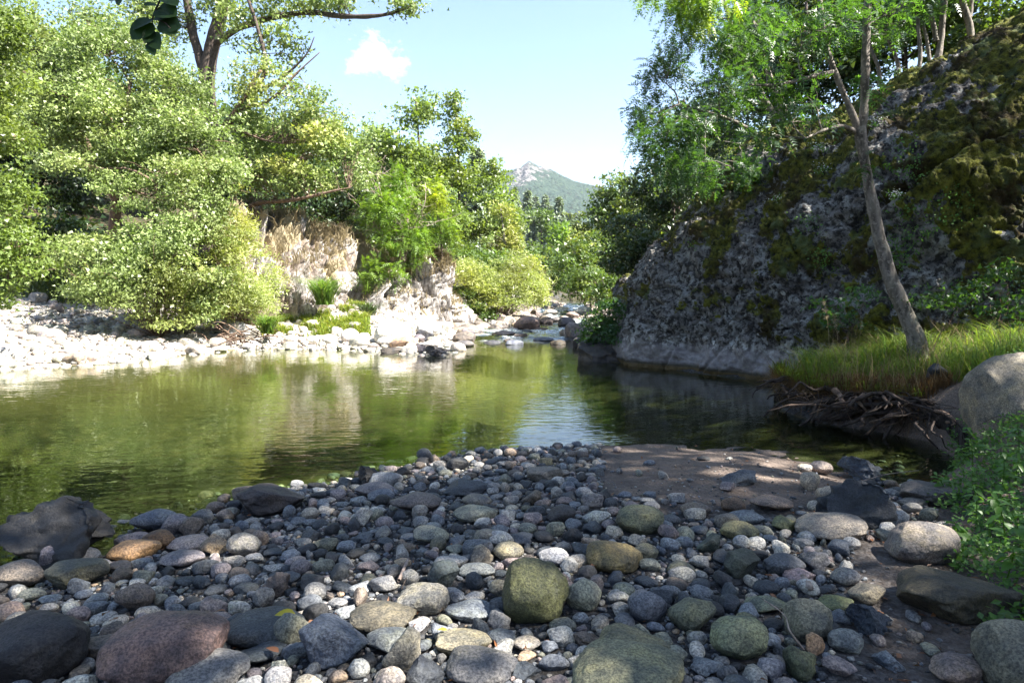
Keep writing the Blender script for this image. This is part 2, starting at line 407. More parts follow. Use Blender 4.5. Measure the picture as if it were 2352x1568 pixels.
# ------------------------------------------------------------------ rock faces built from a foot line, a brow line and a back line
def resample(pts, n):
    pts = np.array([list(p) for p in pts], float); d = np.r_[0, np.cumsum(np.linalg.norm(np.diff(pts, axis=0), axis=1))]
    sp = smooth_path(pts, len(pts) * 8); ds = np.r_[0, np.cumsum(np.linalg.norm(np.diff(sp, axis=0), axis=1))]
    t = np.linspace(0, ds[-1], n); return np.stack([np.interp(t, ds, sp[:, k]) for k in range(3)], -1)
def patch(Bp, Tp, back, nu, nv, nb, ph=1.0, pv=1.0):
    """rows: nv from foot to brow (steep then easing), nb behind the brow"""
    us = np.linspace(0, 1, nu)
    def param(pts):                       # keypoint i of both lines sits at the same u
        pts = smooth_path(pts, nu); return pts
    B, T = param(Bp), param(Tp)
    v = np.linspace(-.12, 1, nv); rows = []
    for t in v:
        tt = max(t, 0); g = math.sin(tt * math.pi / 2) ** pv; f = 1 - math.cos(tt * math.pi / 2) ** ph
        row = B.copy(); row[:, :2] += (T - B)[:, :2] * f; row[:, 2] += (T - B)[:, 2] * g
        if t < 0: row[:, 2] += t * 6
        rows.append(row)
    bk = np.array(back, float)
    for k in range(1, nb + 1):
        s = (k / nb) ** 1.5; r = T.copy(); r[:, :2] += bk[:2] * s; r[:, 2] += bk[2] * s * s + .0; rows.append(r)
    return np.array(rows)
def normals_of(S):
    a = np.gradient(S, axis=1); b = np.gradient(S, axis=0); n = np.cross(a, b); n /= np.linalg.norm(n, axis=2)[..., None] + 1e-9; return n
def poly_d(px, py, line):
    best = np.full(px.shape, 1e9); side = np.zeros(px.shape)
    for (ax, ay), (bx, by) in zip(line[:-1], line[1:]):
        ex, ey = bx - ax, by - ay; t = np.clip(((px - ax) * ex + (py - ay) * ey) / (ex * ex + ey * ey), 0, 1)
        dx, dy = px - ax - t * ex, py - ay - t * ey; d = np.hypot(dx, dy); k = d < best
        side = np.where(k, ex * dy - ey * dx, side); best = np.where(k, d, best)
    return best, side

# the big mossy rock on the right
Bp = [P(1415, 700, 22), P(1425, 800, 18.4), P(1436, 838, 16.0), (3.55, 14.6, WZ), (4.6, 13.3, WZ), (5.3, 12.5, WZ), (6.4, 11.3, .2), (7.6, 10.6, .5), (9.2, 10.0, .7), (12.5, 9.0, 1.0)]
Tp = [P(1452, 640, 24), P(1445, 650, 20.5), P(1500, 590, 18.2), P(1600, 490, 17.6), P(1690, 390, 17.4), P(1760, 330, 17.2), P(1900, 265, 16.5), P(2030, 205, 15.8), P(2200, 130, 15.2), P(2480, -20, 14.5)]
S = patch(Bp, Tp, (4.5, 9.0, 1.2), 540, 290, 22)
Nn = normals_of(S); Nn *= -np.sign(Nn[100, 250, 1])
if Nn[100, 250, 1] > 0: Nn = -Nn
big = fbm(S * .55, 3, 41) * .22
med = fbm(S * np.array([1.6, 1.6, 2.4]), 5, 42, .55) * .085
rid = (1 - np.abs(fbm(S * 1.1, 4, 43))) * .05
S1 = S + Nn * (big + med + rid)[..., None]
px, py = to_px(S1)
crack, side = poly_d(px, py, [(2500, 225), (2352, 300), (2211, 350), (2141, 395), (2096, 437), (2000, 478), (1930, 560)])
band = sstep(26, 0, crack) * (1 - .5 * sstep(2000, 1930, px))
over = sstep(120, 0, crack) * (side < 0) * .32 * sstep(1930, 2150, px)
c2, _s = poly_d(px, py, [(1600, 866), (1655, 800), (1700, 760)])
c3, _s = poly_d(px, py, [(1520, 850), (1545, 800), (1600, 740)])
c4, _s = poly_d(px, py, [(1780, 640), (1860, 700), (1880, 800)])
fine = fbm(S * 5.5, 5, 44, .65) * .06 - sstep(.25, .6, fbm(S * 2.6, 3, 49)) * .05
lowband = sstep(.75, .35, S[..., 2]) * (px < 1900)
disp = over - band * .34 - sstep(6, 0, np.minimum(np.minimum(c2, c3), c4)) * .07 + fine * (1 - .75 * lowband)
# moss grows in cushions where the rock leans back
upf = np.clip(Nn[..., 2], 0, 1)
mz = fbm(S * np.array([1.3, 1.3, 1.3]), 6, 45, .72)
groove = np.maximum(sstep(.035, .0, np.abs(fbm(S * np.array([.8, .8, .45]) + 3, 3, 141))), .8 * sstep(.03, .0, np.abs(fbm(S * np.array([.35, .35, 1.3]) + 9, 3, 142))))
disp = disp - groove * .09 * (1 - .5 * lowband)
mmask = sstep(-.15, .40, mz + .55 * (upf - .55) + .50 * sstep(1480, 1800, px) - .26 + .15 * sstep(500, 250, py) - .22 * sstep(620, 760, py) + .30 * sstep(1950, 2250, px) * sstep(720, 560, py)) * (1 - lowband)
cush = (1 - np.abs(fbm(S * 9.0, 3, 46, .6))) ** 2 * .055
S1 = S1 + Nn * (disp + mmask * (cush + .03))[..., None]
lich = sstep(.25, .5, fbm(S * 4.2, 4, 47, .65)) * (1 - .85 * mmask)
colr = np.stack([mmask, lich, np.broadcast_to(lowband, mmask.shape)], -1).reshape(-1, 3)
m_rock, nt, out = new_mat('mossy_granite'); N = NT(nt)
gp = N.n('ShaderNodeNewGeometry').outputs['Position']
at = N.n('ShaderNodeSeparateColor', {0: N.n('ShaderNodeAttribute', attribute_name='tint').outputs['Color']})
n1 = N.noise(gp, 4, 6, .65); n2 = N.noise(gp, 8.5, 7, .68); n3 = N.noise(gp, 34, 4, .65); n4 = N.noise(gp, 1.2, 4, .6)
c = N.mix(N.rng(n1, .36, .62), (.105, .100, .092), (.46, .445, .42))
c = N.mix(N.rng(n4, .45, .62, 0, .6), c, (.26, .235, .215))
plate = N.n('ShaderNodeTexVoronoi', {'Vector': N.n('ShaderNodeVectorMath', {0: gp, 1: N.n('ShaderNodeTexNoise', {'Vector': gp, 'Scale': 2.5, 'Detail': 4}).outputs['Color']}, operation='ADD').outputs[0], 'Scale': 2.6})
c = N.mix(N.rng(N.n('ShaderNodeRGBToBW', {0: plate.outputs['Color']}).outputs[0], .3, .7, 0, .55), c, N.mix(1.0, c, (.45, .43, .42), 'MULTIPLY'))
c = N.mix(N.rng(n2, .44, .53), N.mix(1.0, c, (.20, .195, .19), 'MULTIPLY'), c)
voh = N.n('ShaderNodeTexVoronoi', {'Vector': gp, 'Scale': 6.5, 'Randomness': 1.0}).outputs['Distance']
voh2 = N.n('ShaderNodeTexVoronoi', {'Vector': N.n('ShaderNodeMapping', {'Vector': gp, 'Location': (5, 3, 1)}).outputs[0], 'Scale': 3.6}).outputs['Distance']
spots = N.math('MULTIPLY', N.rng(voh, .26, .18), N.rng(n1, .5, .58))
lic = N.math('MULTIPLY', at.outputs[1], N.rng(n2, .44, .56))
c = N.mix(N.math('MAXIMUM', N.math('MULTIPLY', lic, .8), N.math('MULTIPLY', spots, .75)), c, (.46, .47, .45))
c = N.mix(N.math('MULTIPLY', N.math('MULTIPLY', N.rng(voh2, .22, .14), N.rng(n3, .4, .5)), N.rng(n4, .5, .6)), c, (.66, .66, .62))
zz = N.n('ShaderNodeSeparateXYZ', {0: gp}).outputs[2]
zw = N.math('ADD', zz, N.math('MULTIPLY', N.math('SUBTRACT', n1, .5), .5))
bandc = N.mix(N.rng(n2, .35, .65), (.17, .155, .16), (.30, .285, .285))
c = N.mix(N.math('MULTIPLY', at.outputs[2], N.rng(zw, .50, .28)), c, bandc)
c = N.mix(N.rng(N.math('ADD', zz, N.math('MULTIPLY', n1, .06)), .075, -.01), c, (.050, .044, .030))
c = N.mix(N.rng(N.math('ADD', zz, N.math('MULTIPLY', n1, .03)), -.04, -.07), c, (.085, .060, .025))
mossc = N.mix(N.rng(n2, .38, .62), (.016, .020, .004), (.23, .235, .030))
mossc = N.mix(N.rng(n4, .48, .62), mossc, N.mix(N.rng(n2, .3, .7), (.028, .018, .006), (.075, .055, .012)))
mossc = N.mix(N.rng(N.noise(gp, 2.3, 3), .55, .68), mossc, (.13, .17, .065))
mm = N.math('MULTIPLY', N.rng(N.math('ADD', at.outputs[0], N.math('MULTIPLY', N.math('SUBTRACT', n2, .5), 2.6)), .42, .58), 1.0)
c = N.mix(mm, c, mossc)
hh = N.math('ADD', N.math('MULTIPLY', n2, 1.0), N.math('ADD', N.math('MULTIPLY', n3, .45), N.math('MULTIPLY', n1, 1.2)))
hb = N.n('ShaderNodeMix', {0: at.outputs[2], 2: 1.0, 3: .35}).outputs[0]
bb = N.n('ShaderNodeBump', {'Height': hh, 'Strength': hb, 'Distance': .13}).outputs[0]
pb = N.n('ShaderNodeBsdfPrincipled', {'Base Color': c, 'Roughness': .88, 'Specular IOR Level': .3, 'Normal': bb})
nt.links.new(pb.outputs[0], out.inputs[0])
ROCK_S = S1
rk = link('rock_outcrop', mesh('rock', S1.reshape(-1, 3), grid_faces(S1.shape[0], S1.shape[1])[:, ::-1], colr, True, m_rock))
tag(rk, 'huge sloping grey rock with moss, lichen and a long diagonal crack, rising from the pool', 'rock')

# the sunlit cliff across the pool
Bc = [P(520, 745, 22.5), P(590, 748, 23.8), P(700, 758, 25), P(790, 768, 26), P(850, 772, 27), P(930, 772, 28.5), P(1000, 768, 30), P(1052, 764, 31), P(1072, 762, 33), P(1060, 735, 38)]
Tc = [P(520, 470, 30), P(565, 487, 30), P(690, 515, 30), P(815, 545, 30.5), P(868, 590, 30.5), P(920, 600, 31), P(985, 578, 31.5), P(1015, 612, 32), P(1040, 680, 33.5), P(1050, 690, 38)]
Sc = patch(Bc, Tc, (-3, 13, .3), 330, 190, 30, 1.6, 1.0)
Nc = normals_of(Sc)
if Nc[60, 150, 1] > 0: Nc = -Nc
pc, qc = to_px(Sc)
ub = np.linspace(0, 1, 330)[None, :]
faces_m = sstep(1.0, .8, np.linspace(0, 1.16, Sc.shape[0]))[:, None]
st1 = np.abs(((pc * .030 + qc * -.006 + fbm(Sc * .8, 3, 51) * 1.6) % 1) - .5) * 2          # slanting slabs
st2 = np.abs(((pc * .011 - qc * .002 + fbm(Sc * .5, 3, 54) * 1.1) % 1) - .5) * 2
saw1 = (pc * .030 + qc * -.006 + fbm(Sc * .5, 3, 51) * .9) % 1; saw2 = (pc * .012 - qc * .003 + fbm(Sc * .35, 3, 54) * .8) % 1
dc = -(sstep(.22, 0, st1) * .22 + sstep(.12, 0, st2) * .35) * faces_m + (fbm(Sc * .5, 3, 52) * .5 + (saw1 - .5) * .42 + (saw2 - .5) * .85) * faces_m + fbm(Sc * np.array([2.2, 2.2, .7]), 5, 53, .6) * .06
gap = sstep(46, 5, np.abs(pc - 842 + (qc - 640) * .15)) * faces_m * 1.5
Sc1 = Sc + Nc * (dc - gap)[..., None]
topm = np.zeros(Sc.shape[:2]); topm[:] = 1 - faces_m
grassm = np.clip(sstep(.62, .85, Nc[..., 2] + fbm(Sc * 1.1, 3, 56) * .35) + topm, 0, 1)
colc = np.stack([grassm, sstep(870, 800, pc), pc * 0], -1).reshape(-1, 3)
m_cliff, nt, out = new_mat('pale_schist'); N = NT(nt)
gp = N.n('ShaderNodeNewGeometry').outputs['Position']
at = N.n('ShaderNodeSeparateColor', {0: N.n('ShaderNodeAttribute', attribute_name='tint').outputs['Color']})
mp = N.n('ShaderNodeMapping', {'Vector': gp, 'Rotation': (0, R(14), 0), 'Scale': (1, 1, .22)}).outputs[0]
a = N.noise(mp, 3.2, 6, .7); b = N.noise(gp, 9, 5, .65); k = N.noise(gp, .9, 4)
c = N.mix(N.rng(a, .38, .6), (.11, .10, .10), (.52, .49, .46))
c = N.mix(N.rng(b, .5, .64, 0, .85), c, (.115, .095, .075))
c = N.mix(N.math('MULTIPLY', at.outputs[1], N.rng(k, .42, .60, 0, .8)), c, (.26, .20, .155))
c = N.mix(N.rng(N.n('ShaderNodeSeparateXYZ', {0: gp}).outputs[2], .25, .0), c, (.12, .115, .12))
c = N.mix(N.rng(N.math('ADD', at.outputs[0], N.math('SUBTRACT', b, .5)), .4, .6), c, N.mix(b, (.21, .17, .10), (.38, .32, .21)))
pb = N.n('ShaderNodeBsdfPrincipled', {'Base Color': c, 'Roughness': .9, 'Specular IOR Level': .2, 'Normal': N.bump(N.math('ADD', a, N.math('MULTIPLY', b, .5)), .9, .16)})
nt.links.new(pb.outputs[0], out.inputs[0])
cl = link('river_cliff', mesh('cliff', Sc1.reshape(-1, 3), grid_faces(Sc1.shape[0], Sc1.shape[1])[:, ::-1], colc, True, m_cliff))
tag(cl, 'pale fissured rock cliff with a dry grass terrace on top, across the pool', 'cliff')
CLIFF_S = Sc1

# the low dark ledge at the foot of the big rock's far end
def lump(name, px0, px1, py0, py1, d, depth, colr, ang=.0, seed=1):
    pass

# ------------------------------------------------------------------ the far mountain
rx = [-2600, -900, -420, -250, -120, -40, 0, 22, 40, 60, 84, 110, 135, 165, 200, 262, 420, 700, 1100, 2800]
rz = [150, 200, 215, 238, 260, 269, 264, 276, 280, 276, 268, 256, 246, 239, 232, 205, 150, 100, 60, 30]
DM = 1500.0
mxs = np.concatenate([np.linspace(-2600, -420, 20), np.linspace(-400, 420, 270), np.linspace(450, 2800, 24)])
mys = np.linspace(0, 1, 120)
MX, MT = np.meshgrid(mxs, mys)
ridge = np.interp(MX, rx, rz)
MYs = DM - 780 * (1 - MT) + 0 * MX
MZ = ridge * (MT ** 1.25) + 6 * MT * 0
q3 = np.stack([MX, MYs, MX * 0], -1)
rel = fbm(q3 * .012, 5, 61, .55) * 16 * np.sin(MT * math.pi) ** .6
peak = np.exp(-((MX - 42 + (1 - MT) * 160) / 52) ** 2) * sstep(.55, .86, MT)
rel = rel + peak * (np.abs(fbm(np.stack([MX * .03, MX * 0, MYs * .006], -1), 4, 62)) * 9)
trees_r = (np.abs(fbm(q3 * .085, 3, 63)) * 5.0) * (1 - peak * .6) * (MT < 2)
MZ = MZ + rel + trees_r * (.4 + .6 * (MT < .999))
mcol = np.stack([peak, MT, MT * 0], -1).reshape(-1, 3)
m_mt, nt, out = new_mat('wooded_mountain'); N = NT(nt)
gp = N.n('ShaderNodeNewGeometry').outputs['Position']
at = N.n('ShaderNodeSeparateColor', {0: N.n('ShaderNodeAttribute', attribute_name='tint').outputs['Color']})
a = N.noise(gp, .09, 5, .7); b = N.noise(gp, .02, 4, .6); v = N.n('ShaderNodeTexVoronoi', {'Vector': gp, 'Scale': .13}).outputs['Distance']
c = N.mix(N.rng(a, .35, .65), (.010, .025, .018), (.032, .054, .032))
rockm = N.math('ADD', N.math('MULTIPLY', at.outputs[0], .36), N.math('MULTIPLY', N.math('SUBTRACT', N.noise(N.n('ShaderNodeMapping', {'Vector': gp, 'Scale': (1, 1, .35)}).outputs[0], .035, 6, .7), .5), 1.3))
c = N.mix(N.rng(rockm, .28, .34), c, N.mix(N.rng(a, .4, .6), (.085, .08, .08), (.19, .175, .17)))
pb = N.n('ShaderNodeBsdfPrincipled', {'Base Color': c, 'Roughness': .95, 'Specular IOR Level': .1, 'Normal': N.bump(N.math('SUBTRACT', a, v), 1.0, 6.0)})
nt.links.new(pb.outputs[0], out.inputs[0])
back = np.stack([MX[-1], MYs[-1] + 600, MZ[-1] * .3], -1)[None]
MM = np.concatenate([np.stack([MX, MYs, MZ], -1), back]); mcol = np.vstack([mcol, np.zeros((len(mxs), 3))])
tag(link('mountain', mesh('mountain', MM.reshape(-1, 3), grid_faces(MM.shape[0], MM.shape[1]), mcol, True, m_mt)), kind='structure')
# ------------------------------------------------------------------ river stones
def ico(sub):
    t = (1 + 5 ** .5) / 2
    v = [(-1, t, 0), (1, t, 0), (-1, -t, 0), (1, -t, 0), (0, -1, t), (0, 1, t), (0, -1, -t), (0, 1, -t), (t, 0, -1), (t, 0, 1), (-t, 0, -1), (-t, 0, 1)]
    f = [(0, 11, 5), (0, 5, 1), (0, 1, 7), (0, 7, 10), (0, 10, 11), (1, 5, 9), (5, 11, 4), (11, 10, 2), (10, 7, 6), (7, 1, 8), (3, 9, 4), (3, 4, 2), (3, 2, 6), (3, 6, 8), (3, 8, 9), (4, 9, 5), (2, 4, 11), (6, 2, 10), (8, 6, 7), (9, 8, 1)]
    v = [np.array(x) / np.linalg.norm(x) for x in v]
    for _ in range(sub):
        cache, nf = {}, []
        def mid(a, b):
            k = (min(a, b), max(a, b))
            if k not in cache:
                m = v[a] + v[b]; v.append(m / np.linalg.norm(m)); cache[k] = len(v) - 1
            return cache[k]
        for a, b, c in f:
            x, y, z = mid(a, b), mid(b, c), mid(c, a); nf += [(a, x, z), (b, y, x), (c, z, y), (x, y, z)]
        f = nf
    return np.array(v), np.array(f)
ICO = {k: ico(k) for k in (0, 1, 2, 3, 4)}
rs = np.random.RandomState(5)
def stone_shape(sub, style, seed):
    """style: 0 round cobble ... 1 angular block; the result fits a unit box (-1..1)"""
    r = np.random.RandomState(seed); v, f = ICO[sub]; v = v.copy()
    v = v * (1 + .14 * fbm(v * .9 + seed * 3.1, 2, seed)[:, None])
    n = int(4 + 5 * style + r.randint(0, 3))
    for _ in range(n):
        d = r.normal(size=3); d /= np.linalg.norm(d); cut = r.uniform(.62, .86) - .12 * style
        s = v @ d - cut; v -= np.where(s > 0, s, 0)[:, None] * d * (.62 + .36 * style)
    v = v + ICO[sub][0] * (fbm(v * 2.4 + seed, 3, seed + 9) * (.035 + .05 * style))[:, None]
    if style > 1.2: v = v * (1 + (.22 * (1 - 2 * np.abs(fbm(v * 1.9 + seed, 3, seed + 31))))[:, None])
    if sub >= 4: v = v + ICO[sub][0] * (fbm(v * 7 + seed, 3, seed + 5) * .018)[:, None]
    mn, mx_ = v.min(0), v.max(0); v = (v - (mn + mx_) / 2) / ((mx_ - mn) / 2)
    return v, f
m_stone = mat_stone('river_stone', False)
m_peb = mat_stone('pebbles', True)
ST = {}
for sty, key in ((0.12, 'r'), (.5, 'm'), (1.1, 'a')):
    for i in range(7):
        v, f = stone_shape(3, sty, 100 + i + int(sty * 50)); ST[key + str(i)] = mesh('stone_shape', v, f, None, True, m_stone)
for i in range(6):
    v, f = stone_shape(4, (0, .3, 1.5, .6, .1, 1.35)[i], 300 + i); ST['b' + str(i)] = mesh('boulder_shape', v, f, None, True, m_stone)
COL = {'slate': (.062, .080, .108), 'dark grey': (.055, .060, .070), 'black': (.016, .017, .022), 'blue-grey': (.13, .158, .20), 'grey': (.175, .178, .182),
       'pale grey': (.30, .30, .29), 'beige': (.30, .265, .215), 'tan': (.29, .20, .125), 'pink': (.27, .195, .18), 'mauve': (.185, .155, .175),
       'olive': (.150, .145, .085), 'mossy green': (.098, .108, .045), 'brown': (.125, .095, .075), 'green-grey': (.185, .195, .145), 'white': (.52, .50, .47)}
placed = []                                # (x, y, radius in plan, z of centre, name)
COL.update({'slate': (.045, .060, .082), 'dark grey': (.032, .035, .042), 'pale grey': (.36, .36, .345), 'beige': (.34, .30, .24), 'grey': (.19, .192, .195), 'black': (.012, .013, .016)})
COL = {k: tuple(1.12 * v for v in c) for k, c in COL.items()}
COL = {k: tuple(.62 * x + .38 * (sum(c) / 3) * t for x, t in zip(c, (1.0, .99, 1.0))) for k, c in COL.items()}
def jitter(c, r, a=.1):
    k = 1 + r.uniform(-.15, .15); return tuple(float(max(x * k * (1 + r.uniform(-a * .4, a * .4)), .004)) for x in c) + (1.0,)
STONES = []
def put_stone(x, y, a, b, c, rot, shape, color, name='river_stone', tilt=(0, 0), sink=.22, zb=None, r=rs):
    o = link(name, ST[shape]); z = tz(x, y) if zb is None else zb
    cz = z + c * (1 - 2 * sink)
    o.location = (x, y, cz); o.rotation_euler = (tilt[0], tilt[1], rot); o.scale = (a, b, c); o.color = jitter(color, r, .06)
    return o
def hero(x0, x1, y0, y1, color, shape, short, name='river_stone', rot=None, tilt=0.0, dep=.85, gz=None, cat='stone', group=None, label=None, yaw=0):
    """a stone that fills the photograph's box x0..x1, y0..y1 (2352 x 1568) and rests on the ground there"""
    cxp = (x0 + x1) / 2; z = gz if gz is not None else 0.0
    for _ in range(12 if gz is None else 1):
        g = G(cxp, y1, z)
        if gz is None:
            zz = tz(g.x, g.y); z = .55 * z + .45 * max(zz, WZ - .10)
    dist = g.y; px2m = dist / F
    a = (x1 - x0) / 2 * px2m; b = a * dep
    gy_ = g.y + b * .8; gx_ = g.x * gy_ / g.y
    a *= gy_ / dist; b = a * dep; gy_ = g.y + b * .8; gx_ = g.x * gy_ / g.y
    th = math.atan2(H - z, gy_); hp = (y1 - y0) / 2 * gy_ / F
    c = math.sqrt(max(hp * hp - (b * math.sin(th)) ** 2, (.22 * a) ** 2)) / math.cos(th)
    sink = .13; c = min(max(c * 1.16, .30 * a), 1.5 * a)
    o = put_stone(gx_, gy_, a * 1.04, b, c, yaw, shape, COL[color] if isinstance(color, str) else color, name, (0, tilt), sink, z)
    placed.append((gx_, gy_, max(a, b) * .93, c, short))
    tag(o, label or (short if len(short.split()) > 3 else short + ' on the beach'), cat, group); o['_s'] = short
    STONES.append((o, gx_, gy_, short)); return o
